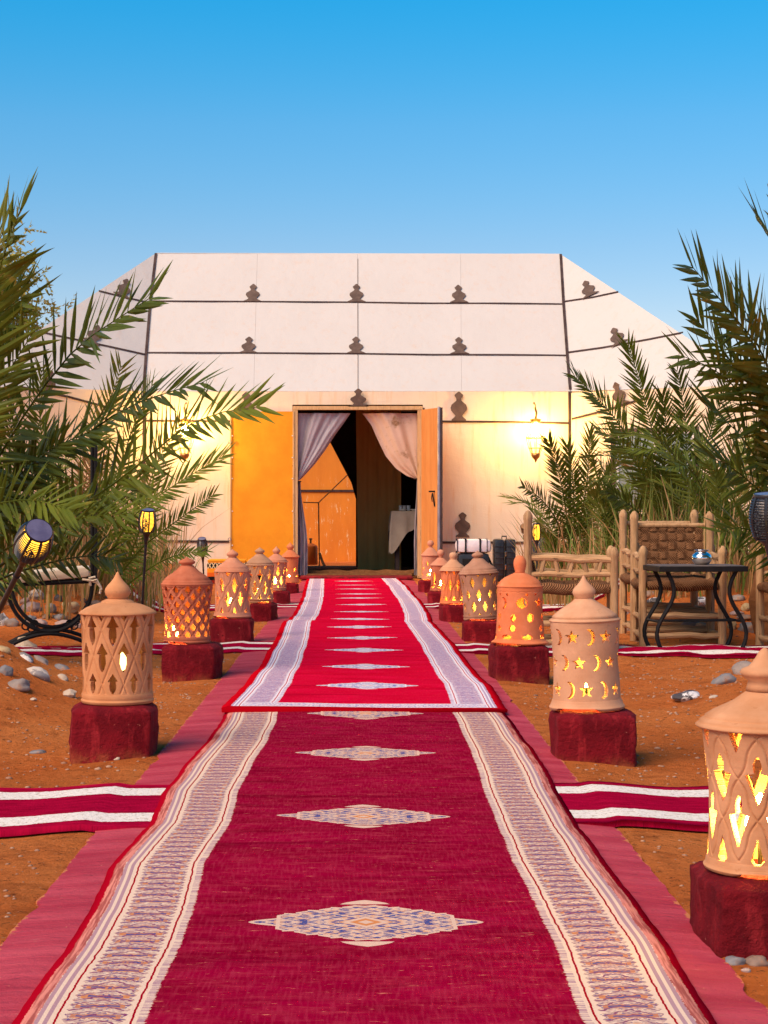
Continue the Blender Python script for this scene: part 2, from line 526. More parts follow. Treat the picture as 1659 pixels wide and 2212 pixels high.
def canvas(name, ca, cb, streak, amount, trans=0.15):
    m, nt, b = mk(name, 0.85, 0, 0.2)
    x, y, z = xyz(nt)
    v = coords(nt)
    c = mixc(nt, tex_noise(nt, v, 1.1, 5, 0.6).step(0.3, 0.7), ca, cb)
    s = tex_noise(nt, comb(nt, x * 5.0, y * 5.0, z * 0.5), 2.2, 5, 0.7).step(0.5, 0.75) * amount
    c = mixc(nt, s, c, streak)
    sp = tex_noise(nt, v, 10, 5, 0.7).step(0.68, 0.75) * amount
    c = mixc(nt, sp, c, [q * 0.75 for q in streak])
    setc(nt, b, c)
    h = tex_noise(nt, comb(nt, x * 2.0, y * 2.0, z * 0.8), 1.2, 4, 0.6) + tex_noise(nt, v, 60, 3, 0.6) * 0.08
    bump(nt, b, h + tex_noise(nt, comb(nt, x * 1.0, y * 1.0, z * 2.2), 2.6, 4, 0.6, 1.2) * 0.25, 0.28, 0.06)
    if trans > 0:
        b.inputs['Subsurface Weight'].default_value = 0.0
    return m

def wood(name, a, b2, crack):
    m, nt, b = mk(name, 0.8, 0, 0.25)
    x, y, z = xyz(nt, 'Generated')
    x2, y2, z2 = xyz(nt, 'Object')
    g = tex_noise(nt, comb(nt, x2 * 40.0, y2 * 40.0, z2 * 5.0), 1.0, 6, 0.7, 0.6)
    c = mixc(nt, g.step(0.3, 0.7), a, b2)
    c = mixc(nt, tex_noise(nt, comb(nt, x2 * 90.0, y2 * 90.0, z2 * 4.0), 1.0, 4, 0.7, 0.3).step(0.60, 0.68), c, crack)
    c = mixc(nt, tex_vor(nt, coords(nt), 9.0).lt(0.085), c, crack)
    oi = nt.nodes.new('ShaderNodeObjectInfo')
    h = nt.nodes.new('ShaderNodeHueSaturation'); nt.links.new(c.k, h.inputs['Color'])
    nt.links.new((X(nt, oi.outputs['Random']) * 0.3 + 0.85).k, h.inputs['Value'])
    setc(nt, b, X(nt, h.outputs[0]))
    bump(nt, b, g, 0.5, 0.006)
    return m

def rope_material():
    m, nt, b = mk('palm_rope', 0.95, 0, 0.1)
    x, y, z = xyz(nt)
    tw = ((x * 1.0 + z * 1.0 + y) * 420.0 + tex_noise(nt, coords(nt), 30, 3, 0.6) * 4.0).sin()
    c = mixc(nt, tw.step(-0.7, 0.7), (0.08, 0.034, 0.016), (0.34, 0.165, 0.078))
    c = mixc(nt, tex_noise(nt, coords(nt), 22, 4, 0.7).step(0.5, 0.7), c, (0.12, 0.05, 0.022))
    setc(nt, b, c)
    bump(nt, b, tw, 0.7, 0.004)
    return m

M = {}
M['sand'] = sand_material()
M['path'] = path_material()
M['cross'] = cross_rug_material()
M['clay_tan'] = terracotta('clay_tan', (0.56, 0.235, 0.100), (0.66, 0.31, 0.145), (0.50, 0.22, 0.10))
M['clay_red'] = terracotta('clay_red', (0.40, 0.105, 0.052), (0.52, 0.165, 0.088), (0.36, 0.11, 0.06))
M['clay_orange'] = terracotta('clay_orange', (0.62, 0.165, 0.060), (0.70, 0.22, 0.10), (0.58, 0.18, 0.08))
M['clay_pale'] = terracotta('clay_pale', (0.54, 0.265, 0.145), (0.63, 0.34, 0.20), (0.50, 0.27, 0.15))
M['clay_pink'] = terracotta('clay_pink', (0.56, 0.21, 0.12), (0.65, 0.29, 0.175), (0.50, 0.21, 0.13))
M['clay_mauve'] = terracotta('clay_mauve', (0.34, 0.165, 0.105), (0.46, 0.24, 0.155), (0.34, 0.17, 0.11))
def plaster_material():
    m, nt, b = mk('red_plaster', 0.85, 0, 0.15)
    v = coords(nt); x, y, z = xyz(nt)
    c = mixc(nt, tex_noise(nt, v, 7, 6, .65).step(.33, .67), (0.14, 0.003, 0.009), (0.25, 0.007, 0.016))
    c = mixc(nt, tex_noise(nt, comb(nt, x * 9.0, y * 9.0, z * 2.0), 2.0, 5, .7).step(.50, .68), c, (0.34, 0.018, 0.026))
    c = mixc(nt, tex_noise(nt, v, 26, 5, .75).step(.62, .70), c, (0.08, 0.003, 0.006))
    c = mixc(nt, tex_noise(nt, v, 42, 5, .75).step(.66, .71), c, (0.45, 0.13, 0.10))
    low = (z + 0.13).step(0.0, -0.09) * tex_noise(nt, v, 16, 5, .7).step(.38, .62)
    c = mixc(nt, low * 0.75, c, (0.50, 0.16, 0.055))
    oi = nt.nodes.new('ShaderNodeObjectInfo'); h = nt.nodes.new('ShaderNodeHueSaturation'); nt.links.new(c.k, h.inputs['Color'])
    nt.links.new((X(nt, oi.outputs['Random']) * 0.35 + 0.83).k, h.inputs['Value'])
    setc(nt, b, X(nt, h.outputs[0]))
    bump(nt, b, tex_noise(nt, v, 34, 6, .75) + tex_noise(nt, v, 90, 4, .7) * .4, 1.0, 0.02)
    return m
M['plaster'] = plaster_material()
M['canvas_roof'] = canvas('roof_canvas', (0.605, 0.565, 0.53), (0.59, 0.548, 0.512), (0.62, 0.44, 0.32), 0.35)
M['canvas_wall'] = canvas('wall_canvas', (0.80, 0.665, 0.505), (0.77, 0.61, 0.45), (0.72, 0.45, 0.22), 0.75)
M['canvas_in'] = canvas('lining_canvas', (0.72, 0.42, 0.13), (0.62, 0.36, 0.11), (0.40, 0.22, 0.07), 0.5)
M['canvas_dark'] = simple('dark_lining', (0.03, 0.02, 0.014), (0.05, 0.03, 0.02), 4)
M['trim'] = simple('dark_trim', (0.045, 0.026, 0.024), (0.085, 0.055, 0.050), 9, 0.9, 0, 60, 0.2)
M['orna'] = simple('applique_brown', (0.10, 0.066, 0.052), (0.15, 0.10, 0.078), 12, 0.9, 0, 60, 0.2)
M['orange_cloth'] = simple('orange_cloth', (0.74, 0.27, 0.012), (0.82, 0.33, 0.016), 3, 0.85, 0, 30, 0.25, 0.01)
M['tan_panel'] = simple('tan_panel', (0.55, 0.20, 0.05), (0.66, 0.27, 0.075), 3, 0.85, 0, 30, 0.2, 0.008, (3, 3, .5))
M['wood'] = wood('weathered_wood', (0.34, 0.185, 0.085), (0.56, 0.345, 0.18), (0.085, 0.040, 0.020))
M['wood_pale'] = wood('frame_wood', (0.50, 0.30, 0.13), (0.62, 0.40, 0.20), (0.20, 0.09, 0.04))
M['rope'] = rope_material()
M['iron'] = simple('black_iron', (0.007, 0.007, 0.008), (0.014, 0.013, 0.014), 14, 0.55, 0.0, 60, 0.15, 0.002, spec=0.18)
M['plastic'] = simple('black_plastic', (0.010, 0.011, 0.014), (0.022, 0.022, 0.028), 10, 0.35, 0, 40, 0.05, 0.002, spec=0.5)
M['solar'] = simple('solar_cell', (0.10, 0.09, 0.17), (0.16, 0.15, 0.25), 14, 0.25, 0, 40, 0.0, spec=0.5)
M['silver'] = simple('polished_silver', (0.62, 0.64, 0.68), (0.80, 0.82, 0.85), 5, 0.14, 1.0, 60, 0.15, 0.003)
M['brass'] = simple('old_brass', (0.30, 0.16, 0.05), (0.45, 0.26, 0.09), 20, 0.4, 0.8, 60, 0.2, 0.002)
M['steel'] = simple('steel_pole', (0.30, 0.28, 0.33), (0.45, 0.42, 0.46), 10, 0.35, 0.7, 60, 0.1, 0.002)
M['cream_cloth'] = simple('cream_cloth', (0.78, 0.66, 0.50), (0.70, 0.56, 0.40), 5, 0.9, 0, 30, 0.4, 0.01)
M['white_cloth'] = simple('white_cloth', (0.80, 0.76, 0.78), (0.70, 0.64, 0.68), 7, 0.85, 0, 25, 0.5, 0.01)
M['table_cloth'] = simple('table_linen', (0.60, 0.48, 0.36), (0.52, 0.40, 0.30), 5, 0.9, 0, 30, 0.4, 0.01)
M['grey_satin'] = simple('grey_satin', (0.30, 0.26, 0.29), (0.42, 0.37, 0.40), 3, 0.5, 0, 18, 0.3, 0.01, (2, 2, .6), 0.5)
M['orange_gas'] = simple('orange_paint', (0.90, 0.21, 0.03), (0.80, 0.17, 0.03), 8, 0.5)
M['glass'] = simple('glassware', (0.6, 0.62, 0.62), (0.8, 0.8, 0.8), 8, 0.05, 0, 30, 0.0, spec=0.8)
M['china'] = simple('white_china', (0.72, 0.68, 0.62), (0.66, 0.62, 0.56), 8, 0.2, 0, 30, 0.0, spec=0.5)
M['windowglass'] = simple('window_glass', (0.10, 0.15, 0.17), (0.16, 0.22, 0.25), 3, 0.08, 0, 20, 0.05, spec=0.8)
M['white_paint'] = simple('white_paint', (0.78, 0.76, 0.74), (0.70, 0.68, 0.66), 5, 0.5)
M['mat'] = simple('coir_mat', (0.16, 0.06, 0.02), (0.24, 0.10, 0.035), 20, 0.95, 0, 90, 0.6, 0.01)
M['table_black'] = simple('table_top_stone', (0.10, 0.075, 0.065), (0.17, 0.13, 0.11), 9, 0.6, 0, 40, 0.1, 0.003, spec=0.5)
M['bulb'] = emit('warm_bulb', (1.0, 0.80, 0.13), 170)
M['bulb_big'] = emit('blazing_bulb', (1.0, 0.78, 0.14), 300)
M['clay_amber'] = terracotta('clay_amber', (0.47, 0.215, 0.10), (0.57, 0.29, 0.155), (0.42, 0.18, 0.08))
M['bulb_dim'] = emit('dim_bulb', (1.0, 0.80, 0.22), 4.5)
M['bulb_wall'] = emit('wall_bulb', (1.0, 0.60, 0.13), 620)
M['flame'] = emit('torch_flame', (1.0, 0.43, 0.03), 4.0)
M['unlit'] = simple('unlit_diffuser', (0.55, 0.52, 0.52), (0.48, 0.46, 0.48), 10, 0.5)
scene.cycles.use_denoising = True
scene.cycles.max_bounces = 6
scene.cycles.diffuse_bounces = 3
scene.cycles.glossy_bounces = 3
scene.cycles.sample_clamp_indirect = 4.0
scene.cycles.caustics_reflective = False
scene.cycles.caustics_refractive = False

# ------------------------------------------------------------------ ground
def build_ground():
    xs = list(np.arange(-5.5, 5.51, 0.045)); ys = list(np.arange(1.0, 24.0, 0.06))
    xs = [-3000, -400, -60, -14, -8] + xs + [8, 14, 60, 400, 3000]
    ys = [-3000, -200, -20, -3, 0] + ys + [27, 35, 60, 200, 800, 4000]
    mb = MB(); nx = len(xs)
    for y in ys:
        for x in xs:
            inside = abs(x) <= 5.6 and 0.9 <= y <= 24.1
            mb.v.append((x, y, ground_z(x, y) if inside else (-0.03 + (0.26 if False else 0))))
    for j in range(len(ys) - 1):
        for i in range(nx - 1):
            mb.f.append((j*nx+i, j*nx+i+1, (j+1)*nx+i+1, (j+1)*nx+i))
    tag(mb.build('sand_ground', M['sand'], sm='all', fix=False), kind='structure')
build_ground()

def build_path():
    mb = MB(); rnd = random.Random(4)
    ys = np.arange(0.8, 22.35, 0.04)
    vals = []
    for sgn in (-1, 1):
        w = []; cur = 0.70
        for i, y in enumerate(ys):
            e = 0.705 + 0.007 * noise.noise(Vector((sgn * 5, y * 1.3, 0))) + 0.009 * noise.noise(Vector((sgn * 9, y * 14, 2)))
            if noise.noise(Vector((sgn * 2.3, y * 4, 7))) > 0.38: e -= 0.012
            w.append(sgn * e)
        vals.append(w)
    n = 15
    for i, y in enumerate(ys):
        a, b = vals[0][i], vals[1][i]
        mb.v.append((a - 0.006, y, -0.09))
        for k in range(n):
            t = k / (n - 1)
            x = a + (b - a) * t
            z = 0.003 * noise.noise(Vector((x * 3, y * 2.0, 4))) - (0.008 if k in (0, n - 1) else 0)
            mb.v.append((x, y, z))
        mb.v.append((b + 0.006, y, -0.09))
    m = n + 2
    for i in range(len(ys) - 1):
        for k in range(m - 1):
            mb.f.append((i*m+k, i*m+k+1, (i+1)*m+k+1, (i+1)*m+k))
    mb.f.append(tuple(range(m))[::-1]); mb.f.append(tuple((len(ys)-1)*m+k for k in range(m)))
    tag(mb.build('path', M['path'], sm=True, fix=False), kind='structure')
build_path()

# ------------------------------------------------------------------ tent
TY = 22.7
def plane_hit(dx, dy, p0, p1, p2):
    n = (p1 - p0).cross(p2 - p0); o = Vector((0, 0, EYE)); d = P(dx, dy, 1.0) - o
    return o + d * ((p0 - o).dot(n) / d.dot(n))

def poly_profile(kind):
    if kind == 'tall':
        pr = [(0, .46), (.05, .44), (.12, .28), (.17, .21), (.25, .33), (.36, .49), (.45, .52), (.55, .46), (.66, .22), (.70, .15), (.78, .17), (.86, .27), (.90, .25), (1, .04)]
    else:
        pr = [(0, .62), (.05, .50), (.12, .31), (.20, .25), (.28, .36), (.38, .46), (.48, .44), (.56, .28), (.64, .15), (.72, .14), (.84, .25), (1, .04)]
    return [(w, h) for h, w in pr] + [(-w, h) for h, w in reversed(pr)]

tent = thing('canvas_tent', 'large cream canvas tent with dark trim and open doorway at the end of the rugs', 'tent', (0, TY, 0))
TO = (0, TY, 0)
def tpart(mb, name, mat, parent=None, label=None, sm=False, loc=TO):
    mb.shift(loc)
    o = mb.build(name, mat, parent or tent, sm=sm)
    if label: o['label'] = label
    return o

RZ = 24.9
RR = P(1210, 549, RZ); RL = P(337, 547, RZ)
CR = P(1232, 845, TY); CL = P(310, 845, TY)
OR_ = P(1640, 832, 21.2); OL = P(-96, 832, 21.2)
BR = Vector((4.6, 27.2, 2.4)); BL = Vector((-4.1, 27.2, 2.4))
def lerp(a, b, t): return a + (b - a) * t
# roof: four vertical canvas panels on the front slope, slightly sagging
def patch(mb, c00, c10, c11, c01, nx, ny, sag, th=0.012):
    n = (c10 - c00).cross(c01 - c00).normalized()
    if n.y > 0: n = -n
    o = len(mb.v)
    for L in (0, 1):
        for j in range(ny + 1):
            for i in range(nx + 1):
                s, t = i / nx, j / ny
                q = lerp(lerp(c00, c10, s), lerp(c01, c11, s), t)
                d = -sag * math.sin(PI * s) * math.sin(PI * t) - L * th
                d += 0.006 * noise.noise(q * 2.2) * min(1, 8 * s * (1 - s)) 
                mb.v.append(tuple(q + n * d))
    N = (nx + 1) * (ny + 1)
    for j in range(ny):
        for i in range(nx):
            a = j * (nx + 1) + i
            f = (a, a + 1, a + nx + 2, a + nx + 1)
            mb.f.append(tuple(o + k for k in f)); mb.f.append(tuple(o + N + k for k in f[::-1]))
    ring = [i for i in range(nx + 1)] + [j * (nx + 1) + nx for j in range(1, ny + 1)] + [ny * (nx + 1) + i for i in range(nx - 1, -1, -1)] + [j * (nx + 1) for j in range(ny - 1, 0, -1)]
    for k in range(len(ring)):
        a, b = ring[k], ring[(k + 1) % len(ring)]
        mb.f.append((o + a, o + N + a, o + N + b, o + b))
    return mb
seams_top = [337, 556, 772, 995, 1210]; seams_bot = [310, 548, 773, 997, 1232]
for i in range(4):
    a = P(seams_bot[i], 845, TY); b = P(seams_bot[i+1], 845, TY)
    c = P(seams_top[i+1], 548, RZ); d = P(seams_top[i], 548, RZ)
    e = Vector((0.001, 0, 0))
    mb = patch(MB(), a + e, b - e, c - e, d + e, 10, 8, 0.004)
    tpart(mb, 'roof_panel', M['canvas_roof'], sm=True)
for side, (Rp, Cp, Op) in enumerate(((RR, CR, OR_), (RL, CL, OL))):
    e = Vector((0.004 if side == 0 else -0.004, 0, 0))
    mb = MB()
    pts = [Cp + e, Op, Rp + e] if side == 0 else [Op, Cp + e, Rp + e]
    mb.slab(pts, 0.012)
    tpart(mb, 'side_roof_panel', M['canvas_roof'])
mb = MB().slab([RR + Vector((0, 0.01, 0)), RL + Vector((0, 0.01, 0)), BL, BR], 0.012)
tpart(mb, 'back_roof_panel', M['canvas_roof'])
mb = MB().slab([OR_, BR, RR + Vector((0.01, 0.02, 0))], 0.012); tpart(mb, 'hip_roof_panel', M['canvas_roof'])
mb = MB().slab([BL, OL, RL + Vector((-0.01, 0.02, 0))], 0.012); tpart(mb, 'hip_roof_panel', M['canvas_roof'])

# front walls
DL, DR, DT = -0.795, 0.789, 2.165
def wall_patch(x0, x1, z0, z1, y=TY, mat='canvas_wall', name='wall_panel'):
    mb = patch(MB(), Vector((x0, y, z0)), Vector((x1, y, z0)), Vector((x1, y, z1)), Vector((x0, y, z1)), max(2, int((x1-x0)*4)), 6, 0.0, 0.015)
    return tpart(mb, name, M[mat], sm=True)
EZ = CR.z
wall_patch(CL.x, DL - 0.05, -0.05, EZ - 0.004)
wall_patch(DR + 0.05, CR.x, -0.05, EZ - 0.004)
wall_patch(DL - 0.05, DR + 0.05, DT + 0.07, EZ - 0.004)
# wider angled side walls
for Cp, Op in ((CR, OR_), (CL, OL)):
    a = Vector((Cp.x, Cp.y, -0.05)); b = Vector((Op.x, Op.y, -0.05))
    if Cp is CR:
        # wall with a window opening between D 1322..1500
        w0 = plane_hit(1330, 935, CR, OR_, a); w1 = plane_hit(1500, 1090, CR, OR_, a)
        def on(x, z): 
            t = (x - Cp.x) / (Op.x - Cp.x); q = lerp(a, b, t); return Vector((q.x, q.y, z))
        zt, zb = w0.z, w1.z
        for (xa, xb, za, zc) in ((Cp.x, w0.x, -0.05, 2.39), (w1.x, Op.x, -0.05, 2.39), (w0.x, w1.x, zt, 2.39), (w0.x, w1.x, -0.05, zb)):
            mb = MB().slab([on(xa, za), on(xb, za), on(xb, zc), on(xa, zc)], 0.015)
            tpart(mb, 'wall_panel', M['canvas_wall'])
        dirw = (b - a).normalized(); nw = Vector((dirw.y, -dirw.x, 0)).normalized()
        if nw.y > 0: nw = -nw
        fr = MB(); t = 0.05
        for (xa, xb, za, zc) in ((w0.x - t, w0.x, zb - t, zt + t), (w1.x, w1.x + t, zb - t, zt + t), (w0.x, w1.x, zt, zt + t), (w0.x, w1.x, zb - t, zb)):
            fr.slab([q + nw * 0.02 for q in (on(xa, za), on(xb, za), on(xb, zc), on(xa, zc))], 0.05)
        win = tpart(fr, 'window', M['trim'])
        fr2 = MB(); xm = (w0.x + w1.x) / 2; t = 0.03
        for (xa, xb, za, zc) in ((w0.x, w0.x + t, zb, zt), (w1.x - t, w1.x, zb, zt), (xm - t/2, xm + t/2, zb, zt), (w0.x + t, xm - t/2, zt - t, zt), (xm + t/2, w1.x - t, zt - t, zt)):
            fr2.slab([q - nw * 0.004 for q in (on(xa, za), on(xb, za), on(xb, zc), on(xa, zc))], 0.03)
        fr2.shift(TO); fr2.build('window_frame', M['white_paint'], win)
        for (xa, xb) in ((w0.x + t, xm - t/2), (xm + t/2, w1.x - t)):
            g = MB().slab([q - nw * 0.02 for q in (on(xa, zb), on(xb, zb), on(xb, zt), on(xa, zt))], 0.006)
            g.shift(TO); g.build('pane', M['windowglass'], win)
    else:
        mb = MB().slab([Vector((Op.x, Op.y, -0.05)), Vector((Cp.x, Cp.y, -0.05)), Cp, Op], 0.015)
        tpart(mb, 'wall_panel', M['canvas_wall'])
for q0, q1 in ((OR_, BR), (BL, OL)):
    mb = MB().slab([Vector((q0.x, q0.y, -0.05)), Vector((q1.x, q1.y, -0.05)), q1 - Vector((0, 0, 0.005)), q0 - Vector((0, 0, 0.005))], 0.015)
    tpart(mb, 'wall_panel', M['canvas_wall'])
# back wall with an opening
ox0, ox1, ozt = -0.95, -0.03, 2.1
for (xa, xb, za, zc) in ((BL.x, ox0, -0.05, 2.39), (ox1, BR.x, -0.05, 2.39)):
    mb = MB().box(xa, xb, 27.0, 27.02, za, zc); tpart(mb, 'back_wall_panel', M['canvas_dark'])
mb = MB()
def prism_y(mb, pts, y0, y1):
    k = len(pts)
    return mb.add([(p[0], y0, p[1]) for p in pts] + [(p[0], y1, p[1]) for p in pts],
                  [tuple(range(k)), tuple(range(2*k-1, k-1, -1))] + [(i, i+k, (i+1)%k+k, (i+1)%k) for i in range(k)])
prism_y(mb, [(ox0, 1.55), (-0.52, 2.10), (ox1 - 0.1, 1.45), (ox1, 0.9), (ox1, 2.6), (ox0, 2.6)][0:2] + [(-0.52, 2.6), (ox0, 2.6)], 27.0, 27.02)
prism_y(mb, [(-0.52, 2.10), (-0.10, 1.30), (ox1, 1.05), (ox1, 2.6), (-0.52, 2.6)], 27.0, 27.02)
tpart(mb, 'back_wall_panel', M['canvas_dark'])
# inner lining partition seen through the door
mb = MB(); n = 26; 
for L in (0, 1):
    for j in range(2):
        for i in range(n + 1):
            x = 0.0 + 0.62 * i / n
            mb.v.append((x - (0.03 if j == 1 and i == 0 else 0), 25.2 + 0.018 * math.sin(i * 1.1) + L * 0.01, 0.02 + 2.5 * j))
N = 2 * (n + 1)
for i in range(n):
    mb.f.append((i, i+1, n+2+i, n+1+i)); mb.f.append((N+i, N+n+1+i, N+n+2+i, N+i+1))
tpart(mb, 'lining_curtain', M['canvas_in'], sm='all')
# inner floor
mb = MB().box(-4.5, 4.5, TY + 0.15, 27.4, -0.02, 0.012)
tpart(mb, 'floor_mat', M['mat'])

# trim lines -------------------------------------------------
def ribbon(pts, w, name='trim_strip', mat='trim', nrm=None, th=0.006, off=0.012):
    mb = MB(); pts = [Vector(q) for q in pts]
    for i in range(len(pts) - 1):
        a, b = pts[i], pts[i + 1]
        t = (b - a).normalized(); n = nrm
        s = n.cross(t).normalized() * w / 2
        q = [a - s, b - s, b + s, a + s]
        q = [p + n * off for p in q]
        nn = (q[1] - q[0]).cross(q[2] - q[1])
        if nn.dot(n) < 0: q = q[::-1]
        mb.slab(q, th)
    return tpart(mb, name, M[mat])
nroof = (P(1210, 549, RZ) - CR).cross(CL - CR).normalized()
if nroof.y > 0: nroof = -nroof
def roofp(dx, dy): return plane_hit(dx, dy, CR, CL, RR)
for ya, yb in ((652, 657), (763, 768)):
    xs_ = [326 if ya < 700 else 317, 470, 640, 773, 930, 1090, 1214 if ya < 700 else 1223]
    rp = [roofp(x, ya + (yb - ya) * (x - 320) / 895 + random.Random(int(x)).uniform(-.8, .8)) for x in xs_]
    ribbon(rp, 0.022, nrm=nroof, off=0.014)
ribbon([roofp(773, 560), roofp(773, 700), roofp(773, 842)], 0.005, 'seam', 'orna', nroof, off=0.010)
nflR = (OR_ - CR).cross(RR - CR).normalized(); nflR = -nflR if nflR.y > 0 else nflR
nflL = (OL - CL).cross(RL - CL).normalized(); nflL = -nflL if nflL.y > 0 else nflL
def flR(dx, dy): return plane_hit(dx, dy, CR, OR_, RR)
def flL(dx, dy): return plane_hit(dx, dy, CL, OL, RL)
ribbon([flR(1219, 652), flR(1280, 643), flR(1336, 631)], 0.024, nrm=nflR)
ribbon([flR(1227, 762), flR(1300, 752), flR(1400, 734), flR(1476, 719)], 0.026, nrm=nflR)
ribbon([flL(325, 655), flL(270, 643), flL(213, 629)], 0.024, nrm=nflL)
ribbon([flL(316, 767), flL(230, 748), flL(130, 727), flL(80, 716)], 0.026, nrm=nflL)
FY = Vector((0, -1, 0))
# corner strips down the hips and wall corners
ribbon([roofp(1211, 551), roofp(1217, 657), roofp(1225, 768), roofp(1231.5, 843)], 0.036, nrm=nroof, off=0.020)
ribbon([roofp(337, 549), roofp(325, 652), roofp(316, 763), roofp(310.5, 843)], 0.036, nrm=nroof, off=0.020)
ribbon([Vector((CR.x - 0.01, TY, EZ - 0.005)), Vector((CR.x - 0.01, TY, 0.0))], 0.036, nrm=FY, off=0.014)
ribbon([Vector((CL.x + 0.01, TY, EZ - 0.005)), Vector((CL.x + 0.01, TY, 0.0))], 0.036, nrm=FY, off=0.014)
# eave seam, wall lines
def wl(dx, dy): return P(dx, dy, TY)
ribbon([wl(948, 910.5), wl(1100, 911.5), wl(1228, 914)], 0.026, nrm=FY)
ribbon([wl(948, 1172), wl(1060, 1172), wl(1229, 1172.5)], 0.030, nrm=FY)
ribbon([wl(316, 909), wl(497, 910)], 0.026, nrm=FY)
ribbon([wl(316, 1169), wl(495, 1170)], 0.030, nrm=FY)
ribbon([wl(634, 882), wl(700, 881), wl(773, 881), wl(850, 882), wl(917, 884)], 0.028, name='lintel_strip', nrm=FY, off=0.05, th=0.04)
wfR = Vector((OR_.x - CR.x, OR_.y - CR.y, 0)).normalized(); wfR = Vector((wfR.y, -wfR.x, 0)); wfR = -wfR if wfR.y > 0 else wfR
wfL = Vector((OL.x - CL.x, OL.y - CL.y, 0)).normalized(); wfL = Vector((wfL.y, -wfL.x, 0)); wfL = -wfL if wfL.y > 0 else wfL
aR = Vector((CR.x, CR.y, 0)); aL = Vector((CL.x, CL.y, 0))
fwR = lambda dx, dy: plane_hit(dx, dy, CR, OR_, aR)
fwL = lambda dx, dy: plane_hit(dx, dy, CL, OL, aL)
ribbon([fwR(1236, 905), fwR(1300, 889), fwR(1401, 858)], 0.028, nrm=wfR)
ribbon([fwR(1236, 1173), fwR(1400, 1176)], 0.028, nrm=wfR)
ribbon([fwL(306, 900), fwL(150, 858), fwL(40, 835)], 0.028, nrm=wfL)

def ornament(base, up, side, nrm, h, w, kind='wide', off=0.022):
    pr = poly_profile(kind)
    pts = [base + side * (x * w) + up * (y * h) + nrm * off for x, y in pr]
    nn = Vector((0, 0, 0))
    for i in range(len(pts)): nn += pts[i].cross(pts[(i + 1) % len(pts)])
    if nn.dot(nrm) < 0: pts = pts[::-1]
    # fan into a slab
    mb = MB(); k = len(pts); mb.slab(pts, 0.008)
    return tpart(mb, 'ornament', M['orna'])
XS = Vector((1, 0, 0))
upr = (RR - CR); upr = (upr - XS * upr.dot(XS)).normalized()
for (dx, yb, yt) in ((545, 653, 616), (770, 654, 616), (992, 655, 618), (536, 764, 730), (769, 765, 730), (993, 766, 731)):
    b = roofp(dx, yb); t = roofp(dx, yt)
    ornament(b, upr, XS, nroof, (t - b).length, 0.205, 'wide')
ZU = Vector((0, 0, 1))
ornament(wl(774, 879), ZU, XS, FY, 0.232, 0.225, 'wide', 0.055)
ornament(wl(991, 909), ZU, XS, FY, 0.375, 0.205, 'tall')
ornament(wl(532, 909), ZU, XS, FY, 0.37, 0.205, 'tall')
ornament(wl(999, 1160), ZU, XS, FY, 0.318, 0.195, 'tall')
for (dx, dy, tx, ty, f, n, k) in ((1277, 640, 1264, 609, flR, nflR, 0), (1340, 744, 1325, 711, flR, nflR, 0), (262, 641, 274, 605, flL, nflL, 0), (195, 741, 212, 705, flL, nflL, 0),
                               (1344, 874, 1330, 826, fwR, wfR, 0), (100, 848, 110, 800, fwL, wfL, 0)):
    b = f(dx, dy); t = f(tx, ty); up = (t - b); h = up.length; up.normalize()
    ornament(b, up, n.cross(up).normalized(), n, h, 0.205, 'wide')

# door frame, door leaves -------------------------------------
fr = MB()
fr.box(DL - 0.045, DL + 0.02, TY - 0.05, TY + 0.06, 0.0, DT)
fr.box(DR - 0.02, DR + 0.045, TY - 0.05, TY + 0.06, 0.0, DT)
fr.box(DL - 0.045, DR + 0.045, TY - 0.055, TY + 0.055, DT + 0.002, DT + 0.05)
dfr = tpart(fr, 'door_frame', M['wood_pale'])
mb = MB()
for L in (0, 1):
    for j in range(13):
        for i in range(9):
            x = -1.63 + 0.80 * i / 8; z = 0.19 + (DT - 0.21) * j / 12
            mb.v.append((x, TY - 0.05 + 0.03 * L - (0.007 * noise.noise(Vector((x * 3, z * 2, 0))) if not L else 0), z))
for j in range(12):
    for i in range(8):
        a = j * 9 + i; f = (a, a + 1, a + 10, a + 9)
        mb.f.append(f); mb.f.append(tuple(117 + k for k in f[::-1]))
ring = [i for i in range(9)] + [j * 9 + 8 for j in range(1, 13)] + [108 + i for i in range(7, -1, -1)] + [j * 9 for j in range(11, 0, -1)]
for k in range(len(ring)):
    a, b = ring[k], ring[(k + 1) % len(ring)]; mb.f.append((a, 117 + a, 117 + b, b))
leafL = tpart(mb, 'door_leaf', M['orange_cloth'], label='bright orange yellow cloth covered door leaf folded flat to the left', sm=True)
e = MB(); e.box(-1.645, -1.628, TY - 0.062, TY - 0.01, 0.17, DT - 0.02); e.box(-0.832, -0.818, TY - 0.062, TY - 0.01, 0.17, DT - 0.02)
tpart(e, 'edge_strip', M['wood_pale'], leafL)
for zz in (0.42, 0.86, 1.28, 1.55, 1.83):
    for xx in (-1.615, -0.842):
        s = MB().lathe([(0.001, 0), (0.008, 0.002), (0.008, 0.006), (0.002, 0.009)], 8, (xx, TY - 0.06, zz), Matrix.Rotation(PI/2, 4, 'X'))
        tpart(s, 'stud', M['white_paint'], leafL)
for zz in (0.5, 1.75):
    s = MB().torus((-1.65, TY - 0.08, zz), 0.018, 0.005, 10, 6, Matrix.Rotation(PI/2, 4, 'X')); tpart(s, 'hinge_ring', M['steel'], leafL)
